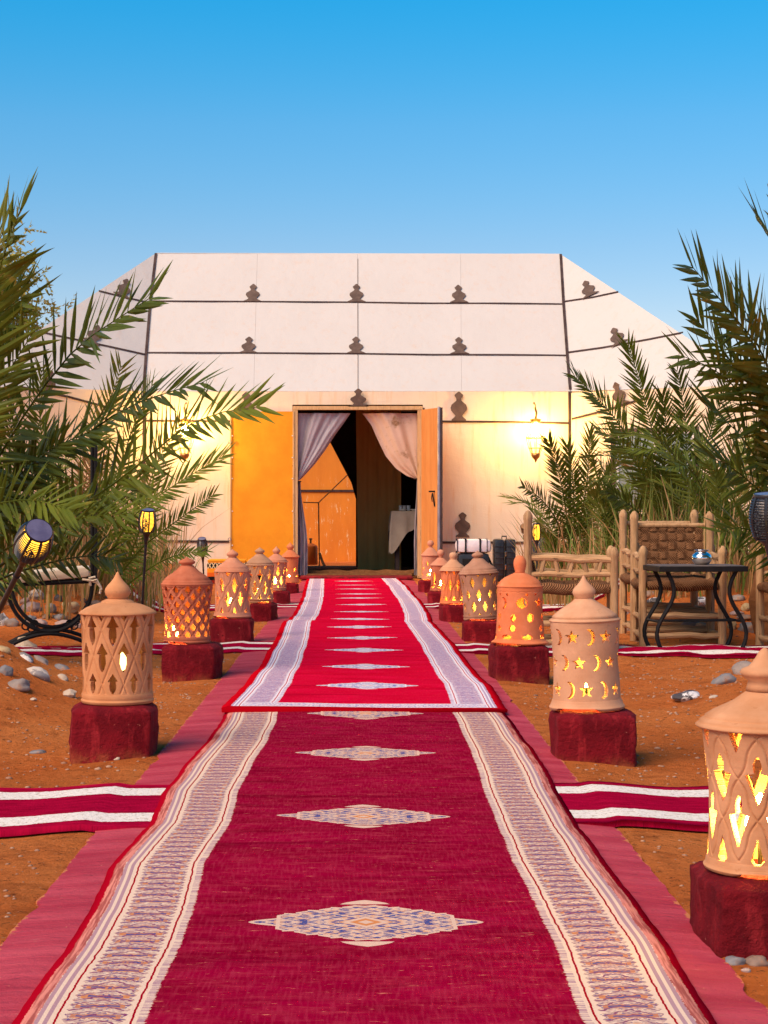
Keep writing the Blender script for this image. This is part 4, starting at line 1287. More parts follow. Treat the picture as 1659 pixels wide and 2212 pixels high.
def lantern(label, cxD, baseD, Y, hatw, rimD, neckD, topD, ringw, bodyw, clay, hat, fin, rows, groove=None, gd=0.004, res=(200, 110), mat_lid=None,
            bulb=(0, 0, .28), dim=False, tilt=(0, 0), finr=.27, rz=0.0, ringh=0.11, blk=None, spill=None):
    k = Y / F
    x = (cxD - 773) * k; zt = EYE - (baseD - 1106) * k
    Rh = hatw / 2 * k; zr = (baseD - rimD) * k; zn = (baseD - neckD) * k; zf = (baseD - topD) * k
    rr = ringw / 2 * k
    L = thing('clay_lantern', label, 'lantern', (x, Y, zt + 0.002), 'clay lanterns lining the red path', rz)
    L.rotation_euler = (R(tilt[0]), R(tilt[1]), rz)
    zb = zr * ringh / 1.0
    bt, bm_, bb = [q / 2 * k for q in bodyw]
    v, q = make_body([(0, bb), (.25, bm_ * .5 + bb * .5), (.5, bm_), (.8, bm_ * .4 + bt * .6), (1, bt)], zb, zr, res[0], res[1], rows, groove, gd)
    np_mesh('body', v, q, M[clay], L)
    # hollow base ring with a lifted gap
    rb = MB(); n = 56
    ring = [(bb - .016, zb + .002), (bb + .002, zb + .002), (bb + .004, zb * .86), (bb * .5 + rr * .5, zb * .62), (rr * .97, zb * .48), (rr, zb * .30), (rr * .985, zb * .10), (rr * .95, 0.0), (rr * .80, 0.0), (bb - .016, zb * .5)]
    for (r_, z_) in ring:
        for j in range(n):
            a = 2 * PI * j / n
            lift = 0.0
            if spill is not None and z_ < zb * .35:
                dd = (a - R(spill) + PI) % (2 * PI) - PI
                lift = 0.016 * smooth(0.75, 0.40, abs(dd)) * (1 - z_ / (zb * .35))
            rb.v.append((r_ * math.cos(a), r_ * math.sin(a), z_ + lift))
    m = len(ring)
    for i in range(m):
        for j in range(n):
            rb.f.append((i*n+j, i*n+(j+1)%n, ((i+1)%m)*n+(j+1)%n, ((i+1)%m)*n+j))
    rb.build('base_ring', M[clay], L, sm=True)
    rn = Rh * .24
    hp = hat_profile(hat, Rh, zn - zr, rn)
    lid = MB().lathe([(a, b + zr) for a, b in hp], 48, wob=0.004).build('lid', M[mat_lid or clay], L, sm='all')
    MB().lathe([(a, b + zn - 0.001) for a, b in finial_profile(fin, finr * Rh, zf - zn)], 28, wob=0.01).build('finial', M[mat_lid or clay], lid, sm='all')
    b = MB(); rbulb = 0.022 if dim else (0.031 if Y < 4 else 0.020)
    bx, by, bz = bulb[0] * bb, bulb[1] * bb, zb + bulb[2] * (zr - zb)
    b.lathe([(0.002, -rbulb), (rbulb * .7, -rbulb * .7), (rbulb, 0), (rbulb * .8, rbulb * .9), (rbulb * .3, rbulb * 1.7), (0.001, rbulb * 2)], 10, (bx, by, bz))
    b.build('bulb', M['bulb_dim' if dim else ('bulb_big' if Y < 4 else 'bulb')], L, sm='all')
    MB().tube([(bx, by, bz - rbulb), (bx, by, 0.0)], 0.005, 8).build('bulb_holder', M['iron'], L)
    if blk:
        bl, x0, x1, dpt, lab, rzb = blk
        xw = (x1 - x0) * k; xc = ((x0 + x1) / 2 - 773) * k
        block(lab, xc, Y + (dpt - xw) * 0.0, xw * 0.97, dpt, zt + 0.0005, bl, rzb)
    return L

def cr_rows(): return None
# left row, nearest first -----------------------------------------------------
lantern('tan clay lantern with crossed lattice and dark unlit openings, nearest on the left', 254, 1518, 6.32, 166, 1327, 1294, 1235, 157, (159, 150, 150), 'clay_tan', 'collar', 'onion',
        [(.81, 10, .5, .044, .112, s_spear), (.475, 10, 0, .044, .108, s_spear), (.145, 10, .5, .038, .076, s_spear), (.955, 10, 0, .024, .020, s_trid)],
        lattice(10, .5, .82, .69, .038), .004, (300, 180), bulb=(.15, -.1, .36), dim=True, finr=.32,
        blk=(1, 151, 341, .33, 'red plastered block under the tan lattice lantern nearest on the left', R(4)))
lantern('reddish clay lantern with fish scale lattice of small openings, second on the left', 404, 1389, 9.2, 112, 1264, 1222, 1203, 102, (112, 98, 98), 'clay_red', 'steps', 'bud',
        [(.93 - .145 * i, 13, .5 * (i % 2), .030, .040, s_drop) for i in range(7)],
        lattice(13, 0, .93, .29, .13, .05), .006, (260, 150), bulb=(-.5, -.5, .08), finr=.30, spill=235,
        blk=(2, 353, 480, .34, 'red block under the second lantern on the left with the scale lattice', R(-5)))
lantern('tan clay lantern with curving incised lattice and flame shaped openings, third on the left', 502, 1334, 11.6, 79, 1236, 1205, 1186, 83, (78, 74, 76), 'clay_pink', 'steps', 'bud',
        [(.68, 8, .25, .050, .11, s_cross), (.34, 8, .75, .052, .11, s_candle), (.08, 8, .25, .034, .045, s_tri), (.94, 8, .75, .036, .03, s_trid)],
        lattice(8, .25, .68, .68, .034, .05), .005, (200, 110), finr=.30, bulb=(0, 0, .24), spill=220,
        blk=(3, 453, 549, .32, 'wide red block under the third lantern on the left', R(2)))
lantern('pale clay lantern with pointed hat between two red blocks, fourth on the left', 561, 1302, 14.0, 64, 1222, 1197, 1182, 56, (62, 57, 58), 'clay_pale', 'dome', 'bud',
        [(.70, 8, .1, .048, .11, s_candle), (.34, 8, .6, .050, .115, s_fleur), (.08, 8, .1, .036, .045, s_tri), (.93, 8, .6, .036, .035, s_trid)],
        lattice(8, .1, .70, .68, .036, .05), .005, (170, 90), finr=.31, bulb=(0, 0, .24), spill=300,
        blk=(4, 541, 597, .30, 'red streaked block under the pale fourth lantern on the left', R(-8)))
lantern('small pinkish tan lantern with bright fleur openings, fifth on the left', 597, 1276, 16.3, 51, 1215, 1197, 1180, 42, (47, 42, 42), 'clay_pink', 'dome', 'bud',
        [(.66, 8, .3, .046, .095, s_fleur), (.30, 8, .8, .046, .095, s_fleur), (.06, 8, .3, .030, .035, s_tri), (.93, 8, .3, .026, .04, s_trid)],
        lattice(8, .3, .66, .72, .06), .004, (140, 70), finr=.30, bulb=(0, 0, .24),
        blk=(5, 588, 627, .30, 'small red block under the fifth lantern on the left', R(3)))
lantern('smallest orange clay lantern with few round openings beside the grey curtain', 627, 1259, 18.6, 42, 1204, 1188, 1171, 38, (36, 33, 36), 'clay_orange', 'plain', 'bud',
        [(.45, 5, .3, .030, .04, s_circ), (.18, 5, .55, .05, .022, s_circ)], None, .004, (120, 60), finr=.36, bulb=(0, 0, .2),
        blk=(6, 612, 645, .28, 'faded red block under the smallest lantern at the left of the doorway', R(0)))
# right row, nearest first ----------------------------------------------------
lantern('large pale clay lantern with candle shaped openings and blazing bulb at the right edge', 1652, 1878, 3.55, 290, 1572, 1492, 1400, 262, (270, 236, 242), 'clay_amber', 'steps', 'cone',
        [(.645, 9, .25, .050, .098, s_candle), (.33, 9, .75, .042, .105, s_candle), (.125, 9, .25, .026, .046, s_tri), (.925, 9, .75, .034, .046, s_trid)],
        lattice(9, .25, .645, .62, .026, .05), .0035, (380, 210), bulb=(-.20, -.52, .29), finr=.30, ringh=.085, spill=270,
        blk=(7, 1503, 1800, .30, 'dark red block under the large lantern cut by the right edge', R(3)))
lantern('pale clay lantern pierced with stars and crescent moons, second on the right', 1268, 1532, 6.25, 153, 1342, 1293, 1243, 163, (150, 138, 146), 'clay_pale', 'dome', 'onion',
        [(.815, 12, 0, .052, .058, s_star, s_moon), (.49, 12, .35, .048, .056, s_star, s_moon), (.15, 12, .75, .052, .060, s_star, s_moon)],
        None, .004, (320, 200), bulb=(0, 0, .22), tilt=(0, -1.5), finr=.31, spill=245,
        blk=(8, 1187, 1374, .33, 'broad dark red block under the star and moon lantern', R(-2)))
lantern('smooth orange clay lantern with egg finial and star and oval openings, third on the right', 1123, 1391, 9.15, 98, 1268, 1238, 1200, 124, (98, 98, 106), 'clay_orange', 'round', 'egg',
        [(.70, 7, .25, .062, .060, s_star, s_moon, s_lens), (.42, 8, .5, .036, .046, s_circ, s_diam), (.22, 9, .15, .034, .034, s_circ, NONE, s_drop), (.05, 7, .5, .058, .028, s_circ, s_circ), (.86, 14, 0, .014, .014, s_circ, NONE, s_circ)],
        (lambda th, Z: np.abs(Z - .90 - .02 * np.abs(np.sin(th * 9))) / .008), .002, (240, 130), bulb=(0, 0, .22), finr=.28, spill=225, ringh=.09,
        blk=(9, 1057, 1184, .33, 'two toned red block under the smooth orange lantern, third on the right', R(6)))
lantern('grey brown clay lantern with rows of tall diamond openings, fourth on the right', 1039, 1339, 11.85, 87, 1240, 1206, 1189, 76, (84, 74, 74), 'clay_mauve', 'steps', 'bud',
        [(.80, 9, .1, .036, .085, s_diam), (.50, 9, .6, .036, .085, s_diam), (.21, 9, .1, .036, .082, s_diam), (.03, 9, .6, .024, .026, s_tri), (.955, 9, .6, .024, .02, s_trid)],
        None, .004, (200, 110), bulb=(0, 0, .24), finr=.28, tilt=(0, -3), spill=250,
        blk=(10, 997, 1082, .33, 'dark red block under the diamond pierced lantern, fourth on the right', R(-3)))
lantern('orange brown clay lantern with narrow leaf openings and wavy carving, fifth on the right', 979, 1305, 13.9, 59, 1234, 1209, 1193, 60, (54, 51, 55), 'clay_orange', 'steps', 'egg',
        [(.52, 9, .3, .034, .105, s_cross), (.10, 9, .8, .034, .040, s_tri), (.93, 9, .8, .032, .030, s_trid)],
        lattice(9, .8, .95, .9, .05, .08), .006, (170, 90), bulb=(.3, -.3, .12), finr=.30, mat_lid='clay_pale', spill=290,
        blk=(11, 949, 1010, .32, 'rough red block under the fifth lantern on the right', R(4)))
lantern('pink clay lantern with round ball finial, sixth on the right', 952, 1277, 16.6, 47, 1222, 1205, 1187, 48, (43, 42, 44), 'clay_red', 'plain', 'ball',
        [(.50, 5, .1, .034, .09, s_lens, s_circ), (.28, 7, .4, .044, .046, s_circ), (.08, 7, .1, .06, .032, s_circ)], None, .004, (130, 70), bulb=(0, 0, .2), finr=.34, mat_lid='clay_pink',
        blk=(12, 923, 968, .30, 'small red block under the pink ball topped lantern on the right', R(-4)))
lantern('farthest small lantern on the right beside the open tan door leaf', 930, 1253, 18.9, 42, 1201, 1183, 1167, 40, (38, 35, 37), 'clay_pink', 'plain', 'ball',
        [(.66, 6, .1, .024, .06, s_drop), (.38, 6, .5, .034, .05, s_circ), (.12, 6, .2, .05, .026, s_circ)], None, .004, (120, 60), bulb=(0, 0, .2), finr=.34, spill=230,
        blk=(13, 903, 945, .30, 'small red block under the farthest lantern on the right', R(2)))

# ------------------------------------------------------------------ wall lamps
def wall_lamp(dx, label, Y=22.42):
    base = P(dx, 1000, Y)
    k = Y / F
    t = thing('wall_lamp', label, 'lamp', base)
    z = lambda d: (1000 - d) * k
    mb = MB()
    mb.tube([(0, 0, z(908)), (0.004, 0, z(890)), (0, 0.03, z(874)), (0, 0.16, z(868)), (0, 0.27, z(869))], 0.008, 6)
    mb.tube([(0.0, -0.004, z(905)), (0.01, -0.01, z(892)), (-0.008, 0, z(880))], 0.014, 6)
    mb.build('hook', M['brass'], t)
    MB().lathe([(0.004, z(903)), (0.075, z(906)), (0.06, z(910)), (0.045, z(913)), (0.02, z(914))], 12).build('cap', M['brass'], t)
    n = 8; zs = [(0.045, z(913)), (0.115, z(944)), (0.118, z(950)), (0.085, z(968)), (0.055, z(980))]
    for i in range(n):
        a = 2 * PI * i / n
        MB().tube([(r_ * math.cos(a), r_ * math.sin(a), zz) for r_, zz in zs], 0.0045, 5).build('rib', M['brass'], t)
    for (r_, zz) in ((0.117, z(947)), (0.085, z(968)), (0.055, z(980))):
        MB().torus((0, 0, zz), r_, 0.005, 20, 6).build('ring', M['brass'], t)
    zig = MB(); pts = [((0.121) * math.cos(2*PI*i/32), 0.121 * math.sin(2*PI*i/32), z(947) + (0.02 if i % 2 else -0.004)) for i in range(33)]
    zig.tube(pts, 0.004, 4).build('crown', M['brass'], t)
    MB().lathe([(0.055, z(980)), (0.062, z(983)), (0.045, z(989)), (0.02, z(993)), (0.014, z(996)), (0.002, z(1000))], 12).build('finial', M['brass'], t, sm=True)
    MB().lathe([(0.002, z(914)), (0.024, z(917)), (0.040, z(925)), (0.036, z(934)), (0.018, z(941)), (0.002, z(943))], 12).build('bulb', M['bulb_wall'], t, sm='all')
    return t
wall_lamp(1157, 'glowing brass wall lantern on the tent wall right of the doorway')
wall_lamp(399, 'glowing brass wall lantern on the tent wall half hidden by the left palm frond')

# ------------------------------------------------------------------ torch lights
def torch(label, headD, Y, headw, headh, footD, footY, lit=True, tilt_to=None):
    """headD: centre of the cage; footD: point where the pole meets the ground"""
    top = P(headD[0], headD[1], Y)
    foot = P(footD[0], footD[1], footY) if not isinstance(footD, Vector) else footD
    ax = (top - foot); Lp = ax.length; ax.normalize()
    t = thing('torch_light', label, 'torch light', foot)
    q = ax.to_track_quat('Z', 'Y')
    m = q.to_matrix().to_4x4()
    hw = headw * Y / F / 2; hh = headh * Y / F
    z0 = Lp - hh / 2; z1 = Lp + hh / 2
    pr = lambda s: hw * (0.62 + 0.38 * math.sin(PI * min(1, 0.12 + 0.72 * s)) ) * (1.0 - 0.06 * s)
    def tr(b):
        b.v = [tuple(m @ Vector(v)) for v in b.v]; return b
    tr(MB().tube([(0, 0, -0.05), (0, 0, z0 - hh * 0.55)], hw * 0.16, 10)).build('pole', M['plastic'], t, sm=True)
    tr(MB().tube([(0, 0, z0 - hh * 1.15), (0, 0, z0 - hh * 1.12)], hw * 0.21, 10)).build('pole_joint', M['plastic'], t, sm=True)
    tr(MB().lathe([(hw * .17, z0 - hh * .6), (hw * .22, z0 - hh * .45), (hw * .30, z0 - hh * .25), (hw * .48, z0 - hh * .08), (pr(0), z0), (pr(0) * .9, z0 + .004)], 20)).build('funnel', M['plastic'], t, sm='all')
    cage = thing('cage', None, None, (0, 0, 0)) if False else None
    for i in range(8):
        a = 2 * PI * i / 8
        tr(MB().tube([(pr(s) * math.cos(a), pr(s) * math.sin(a), z0 + s * hh) for s in np.linspace(0, 1, 9)], hw * .085, 5)).build('rib', M['plastic'], t)
    b = MB()
    for s in np.linspace(0.07, 0.93, 15):
        b.torus((0, 0, z0 + s * hh), pr(s), hw * .042, 32, 4)
    rnd = random.Random(3)
    for sec in (2, 5, 7):                 # curl ornament on some faces of the cage
        for kx_ in range(26):
            a = 2 * PI * (sec + rnd.uniform(0.12, .88)) / 8; s = rnd.uniform(.08, .92)
            c = Vector((pr(s) * math.cos(a), pr(s) * math.sin(a), z0 + s * hh))
            mm = Matrix.Rotation(a, 4, 'Z') @ Matrix.Rotation(PI / 2, 4, 'Y')
            b.torus(c, hw * rnd.uniform(.06, .12), hw * .028, 8, 4, mm)
    cg = tr(b).build('slatted_cage', M['plastic'], t)
    tr(MB().lathe([(pr(0) * .6, z0 + .004), (pr(.3) * .80, z0 + hh * .3), (pr(.6) * .82, z0 + hh * .6), (pr(1) * .75, z0 + hh * .97)], 20)).build('diffuser', M['flame' if lit else 'unlit'], t, sm='all')
    cap = tr(MB().lathe([(pr(1) * .9, z0 + hh * .985), (pr(1) * 1.0, z0 + hh), (pr(1) * 1.02, z0 + hh * 1.05), (pr(1) * .98, z0 + hh * 1.08), (pr(1) * .96, z0 + hh * 1.06)], 28)).build('cap', M['plastic'], t, sm=True)
    cp = tr(MB().lathe([(pr(1) * .94, z0 + hh * 1.05), (pr(1) * .94, z0 + hh * 1.068)], 28)); cp.build('solar_panel', M['solar'], cap)
    return t
f1 = ground_hit(-45, 1470); 
torch('lit black torch light leaning right at the left edge above the curved iron seat', (72, 1171), 6.0, 80, 82, P(-62, 1440, 6.6), 6.6)
g2 = P(303, 1308, 12.2)
torch('lit upright black torch light behind the red scale lantern in front of the left palms', (318, 1126), 12.0, 38, 46, Vector((g2.x, g2.y, ground_z(g2.x, g2.y))), 12)
g3 = P(441, 1243, 20.2)
torch('small unlit torch light with pale cage near the orange door leaf', (437, 1181), 20.0, 23, 34, Vector((g3.x, g3.y, ground_z(g3.x, g3.y))), 20, lit=False)
g4 = P(1662, 1560, 5.1)
torch('large dark unlit torch light cut by the right edge in front of the palms', (1665, 1118), 5.0, 92, 92, Vector((g4.x + 0.03, g4.y, ground_z(g4.x, g4.y))), 5, lit=False)

# ------------------------------------------------------------------ wooden chairs
def post_profile(r, h):
    return [(r * .98, 0), (r, .02), (r * 1.02, h * .3), (r * .95, h * .6), (r, h - .065), (r * 1.1, h - .055), (r * 1.08, h - .032), (r * .55, h - .006), (r * .12, h)]
def make_chair():
    c = thing('wooden_armchair', 'x', 'armchair', (0, 0, 0), 'rustic armchairs on the sand')
    rnd = random.Random(12)
    W, Dp = 0.52, 0.54
    def post(x, y, h, r=0.0275):
        mb = MB().lathe(post_profile(r, h), 10, (0, 0, 0), wob=0.05)
        for i, q in enumerate(mb.v):
            mb.v[i] = (q[0] + .006 * noise.noise(Vector((x * 9, y * 9, q[2] * 4))), q[1] + .006 * noise.noise(Vector((x * 9 + 5, y * 9, q[2] * 4))), q[2])
        mb.build('post', M['wood'], c, sm=True, loc=(x, y, 0))
    for sx in (-1, 1):
        post(sx * W / 2, -Dp / 2, 0.67)
        post(sx * W / 2, Dp / 2, 0.90)
    def bar(a, b, r=0.019, name='rail', mat='wood', n=8, jit=0.006):
        a = Vector(a); b = Vector(b); m_ = (a + b) / 2
        L = (b - a).length; q = (b - a).to_track_quat('Z', 'Y').to_matrix().to_4x4()
        pts = [(jit * math.sin(i * 1.7 + a.x * 9) * (0 < i < 5), jit * math.cos(i * 2.1 + a.z * 9) * (0 < i < 5), L * i / 5 - L / 2) for i in range(6)]
        o = MB().tube(pts, [r * .85, r, r * 1.05, r, r * 1.04, r * .85], n).build(name, M[mat], c, sm=True)
        o.matrix_parent_inverse = Matrix(); o.location = m_; o.rotation_euler = q.to_euler()
        return o
    for sx in (-1, 1):
        x = sx * W / 2
        bar((x, -Dp/2 + .02, .585), (x, Dp/2 - .02, .60), .021)
        bar((x, -Dp/2 + .02, .495), (x, Dp/2 - .02, .495), .018)
        for i in range(5):
            y = -Dp/2 + .09 + i * .09; d = 0.012 * (1 if i % 2 else -1)
            bar((x, y - d, .495), (x, y + d, .59), .013, 'spindle', n=6, jit=0)
        bar((x, -Dp/2 + .02, .19), (x, Dp/2 - .02, .19), .019, 'stretcher')
        bar((x, -Dp/2 + .02, .07), (x, Dp/2 - .02, .07), .019, 'stretcher')
        bar((x, -Dp/2 + .03, .405), (x, Dp/2 - .03, .405), .036, 'roped_rail', 'rope', 12)
    bar((-W/2 + .03, -Dp/2, .405), (W/2 - .03, -Dp/2, .405), .034, 'roped_rail', 'rope', 12)
    bar((-W/2 + .03, Dp/2, .405), (W/2 - .03, Dp/2, .405), .034, 'roped_rail', 'rope', 12)
    for z in (.075, .205):
        bar((-W/2 + .02, -Dp/2, z), (W/2 - .02, -Dp/2, z), .020, 'stretcher')
        bar((-W/2 + .02, Dp/2, z), (W/2 - .02, Dp/2, z), .020, 'stretcher')
    # woven seat
    def weave(name, org, U, V, Nn, nu, nv, wu, wv):
        base = MB().cbox((0, 0, 0), (0.01, 0.01, 0.01))
        first = None
        org = Vector(org); U = Vector(U); V = Vector(V); Nn = Vector(Nn)
        items = []
        for i in range(nu):
            s = (i + .5) / nu; mb = MB(); pts = []
            steps = nv * 3
            for L in (0, 1):
                for j in range(steps + 1):
                    t = j / steps; ph = math.sin(PI * (t * nv) + (PI if i % 2 else 0)) if nv > 1 else 0
                    p = org + U * s + V * t + Nn * (0.011 * ph - 0.005 * L)
                    hw = U.normalized() * wu / 2
                    mb.v.append(tuple(p - hw)); mb.v.append(tuple(p + hw))
            K = 2 * (steps + 1)
            for j in range(steps):
                a = 2 * j; mb.f.append((a, a+1, a+3, a+2)); mb.f.append((K+a+2, K+a+3, K+a+1, K+a))
                mb.f.append((a, a+2, K+a+2, K+a)); mb.f.append((a+1, K+a+1, K+a+3, a+3))
            items.append(mb)
        for i in range(nv):
            t = (i + .5) / nv; mb = MB(); steps = nu * 3
            for L in (0, 1):
                for j in range(steps + 1):
                    s = j / steps; ph = math.sin(PI * (s * nu) + (0 if i % 2 else PI))
                    p = org + U * s + V * t + Nn * (0.011 * ph - 0.005 * L + 0.0006)
                    hw = V.normalized() * wv / 2
                    mb.v.append(tuple(p - hw)); mb.v.append(tuple(p + hw))
            K = 2 * (steps + 1)
            for j in range(steps):
                a = 2 * j; mb.f.append((a, a+2, a+3, a+1)); mb.f.append((K+a+2, K+a, K+a+1, K+a+3))
                mb.f.append((a, K+a, K+a+2, a+2)); mb.f.append((a+1, a+3, K+a+3, K+a+1))
            items.append(mb)
        return items
    fr = MB().tube([(-W/2 + .03, Dp/2 + .03, .80), (W/2 - .03, Dp/2 + .03, .80)], .016, 8)
    MB().tube([(-W/2 + .03, Dp/2 - .02, .50), (W/2 - .03, Dp/2 - .02, .50)], .016, 8).build('rail', M['wood'], c, sm=True)
    back = fr.build('backrest', M['wood'], c, sm=True)
    for mb in weave('strap', (-W/2 + .045, Dp/2 - .045, .50), (W - .09, 0, 0), (0, 0.085, .31), (0, -1, 0.25), 7, 5, .052, .048): mb.build('strap', M['rope'], back)
    seat = MB().cbox((0, 0, .392), (W - .07, Dp - .06, .012)).build('seat', M['rope'], c)
    for mb in weave('strap', (-W/2 + .03, -Dp/2 + .02, .425), (W - .06, 0, 0), (0, Dp - .04, 0), (0, 0, 1), 7, 7, .055, .055): mb.build('strap', M['rope'], seat)
    return c
chair = make_chair()
def put(o, x, y, rz, label):
    o.location = (x, y, ground_z(x, y) - 0.01 if abs(x) < 6 else 0); o.rotation_euler = (0, 0, rz); o['label'] = label
    return o
put(chair, 2.16, 11.9, R(-3), 'rope backed wooden armchair facing the camera behind the black side table')
put(copy_tree(chair), 1.37, 11.35, R(84.5), 'wooden armchair seen from its side with arm rails, left of the black side table')
put(copy_tree(chair), 2.93, 11.35, R(-88), 'wooden armchair cut by the right edge of the photo')
put(copy_tree(chair), 2.19, 12.5, R(1), 'wooden armchair hidden behind the front one, showing its left posts between the two chairs')

# ------------------------------------------------------------------ side table and pot
tcx = (1504 - 773) * 11.25 / F; tcy = 11.3
tbz = ground_z(tcx, tcy)
tb = thing('side_table', 'small black iron side table with curved legs holding a silver pot', 'side table', (tcx, tcy, tbz), None, R(6))
ht = 0.505 - tbz
MB().cbox((0, 0, ht - .016), (.575, .40, .034), None, .004).build('tabletop', M['iron'], tb)
tile = MB().cbox((0, 0, ht + .002), (.54, .365, .008), None, .002).build('stone_top', M['table_black'], tb)
def scurve(x, y):
    sx = 1 if x > 0 else -1
    out = []
    for i in range(15):
        t = i / 14; z = ht - .03 - t * (ht - .03)
        off = 0.05 * math.sin(PI * 2 * (t * 0.95)) - 0.02 * t
        out.append((x + sx * (-off), y, z))
    return out
for sx in (-1, 1):
    for sy in (-1, 1):
        MB().tube(scurve(sx * .225, sy * .15), .0135, 8).build('leg', M['iron'], tb, sm=True)
    q = scurve(sx * .225, .15)[9]
    MB().tube([(q[0], -.15, q[2]), (q[0], .15, q[2])], .009, 6).build('crossbar', M['iron'], tb, sm=True)
q = scurve(.225, 0)[9]
MB().tube([(-q[0], 0, q[2]), (q[0], 0, q[2])], .010, 6).build('crossbar', M['iron'], tb, sm=True)
pot = MB().lathe([(.032, 0), (.045, .004), (.062, .025), (.066, .045), (.058, .066), (.040, .078), (.034, .083), (.046, .092), (.049, .096), (.042, .094), (.030, .083), (.03, .07)], 36)
pp = P(1517, 1216, 11.3)
tag(pot.build('silver_pot', M['silver'], sm='all', loc=(pp.x, 11.32, tbz + ht + .006)), 'small round polished silver pot on the black side table', 'pot')

# ------------------------------------------------------------------ luggage by the tent wall
LYY = 21.9
def gl_(dx, Y): return Vector(((dx - 773) * Y / F, Y, 0))
kk = LYY / F
s0 = gl_(1089, LYY); s0.z = ground_z(s0.x, LYY)
sc_ = thing('suitcase', 'black ribbed hard shell suitcase standing upright by the tent wall', 'suitcase', s0)
sc_.scale = (.95, 1, 1.24)
for sx in (-1, 1):
    sh = MB().cbox((sx * .075, 0, .235), (.135, .30, .43), None, .035).build('shell', M['plastic'], sc_, sm=True)
    for i in range(6): MB().cbox((sx * .075, -.152, .09 + i * .057), (.11, .008, .014), None, .003).build('ridge', M['plastic'], sh)
MB().tube([(-.03, 0, .45), (-.03, 0, .475), (.03, 0, .475), (.03, 0, .45)], .008, 6).build('handle', M['plastic'], sc_)
MB().cbox((0, -.155, .235), (.012, .01, .40)).build('zipper', M['iron'], sc_)
for z in (.30, .17): MB().cbox((.004, -.165, z), (.014, .008, .05), None, .003).build('zip_tag', M['silver'], sc_)
for sx in (-.1, .1):
    MB().tube([(sx - .012, 0, .012), (sx + .012, 0, .012)], .018, 8).build('wheel', M['plastic'], sc_)
b0 = gl_(1022, LYY); b0.z = ground_z(b0.x, LYY)
bag = MB().cbox((0, 0, .12), (.36, .26, .24), None, .05)
bg_ = thing('travel_bag', 'black soft travel bag on the sand under the white rolled bag', 'bag', b0)
bg_.scale = (1.1, 1, 1.5)
bag.build('body', M['plastic'], bg_, sm=True)
MB().cbox((0, -.135, .12), (.26, .02, .15), None, .008).build('pocket', M['iron'], bg_)
MB().tube([(.17, -.05, .2), (.22, -.08, .12), (.20, -.1, .03)], .012, 6).build('strap', M['iron'], bg_)
ro = thing('rolled_bag', 'white rolled bag with black straps lying on the black travel bag', 'bag', b0 + Vector((0, 0, .362)))
rl_ = MB().cbox((0, 0, .085), (.44, .24, .17), None, .06).build('roll', M['white_cloth'], ro, sm=True)
for x in (-.10, .08): MB().cbox((x, -.002, .086), (.022, .252, .182), None, .06 if False else .004).build('strap', M['iron'], ro)
for x in (-.205, .165): MB().cbox((x, 0, .086), (.008, .247, .176)).build('piping', M['iron'], ro)
k0 = gl_(1176, 20.6); k0.z = ground_z(k0.x, 20.6)
bp = thing('backpack', 'black backpack leaning behind the side facing wooden armchair', 'backpack', k0, None, R(10))
bpm = MB(); bpm.lathe([(.10, 0), (.15, .03), (.17, .2), (.16, .4), (.12, .5), (.05, .54), (.01, .55)], 20)
bpm.v = [(x, y * .75, z) for x, y, z in bpm.v]; bpm.build('body', M['plastic'], bp, sm=True)
MB().cbox((0, -.13, .16), (.20, .05, .2), None, .02).build('pocket', M['iron'], bp, sm=True)
MB().tube([(-.05, -.02, .53), (-.03, -.02, .58), (.03, -.02, .58), (.05, -.02, .53)], .01, 6).build('handle', M['iron'], bp)
MB().tube([(.12, -.1, .42), (.18, -.16, .3), (.17, -.13, .12)], .013, 6).build('strap', M['iron'], bp)
g6 = P(1160, 1172, 18.0)
torch('small glowing torch light half hidden behind the post of the side facing armchair', (1159, 1150), 16.0, 20, 34, Vector((P(1160, 1200, 16).x, 16, ground_z(P(1160, 1200, 16).x, 16))), 16)

# ------------------------------------------------------------------ patterned ottomans
def ottoman_mat():
    m, nt, b = mk('woven_stripes', 0.9, 0, 0.1)
    x, y, z = xyz(nt)
    c = mixc(nt, z.gt(.055), (.30, .02, .01), (.012, .010, .010))
    c = mixc(nt, z.gt(.10), c, (.70, .12, .015)); c = mixc(nt, z.gt(.15), c, (.82, .27, .015)); c = mixc(nt, z.gt(.20), c, (.012, .010, .012))
    zz = (z - .235).abs() * 14.0; d = ((x * 22.0).frac() - .5).abs() * 1.2
    c = mixc(nt, (zz - d).abs().lt(.14) * z.gt(.20), c, (.72, .52, .28))
    c = mixc(nt, z.gt(.268), c, (.85, .26, .012))
    setc(nt, b, c); bump(nt, b, tex_noise(nt, coords(nt), 60), .4, .01)
    return m
om = ottoman_mat()
for (dx, w, lab, sc2) in ((492, 84, 'orange and black patterned ottoman under the left end of the orange door leaf', 1.0), (572, 78, 'lower orange patterned ottoman behind the third and fourth left lanterns', .93)):
    p0_ = gl_(dx, 21.7); p0_.z = ground_z(p0_.x, 21.7)
    o_ = thing('ottoman', lab, 'ottoman', p0_, 'patterned ottomans by the tent')
    ww = w * 21.7 / F
    MB().cbox((0, 0, .145 * sc2), (ww, .42, .27 * sc2), None, .03).build('base', om, o_, sm=True)
    MB().cbox((0, 0, .292 * sc2), (ww * .98, .41, .03), None, .012).build('cushion', M['orange_cloth'], o_, sm=True)

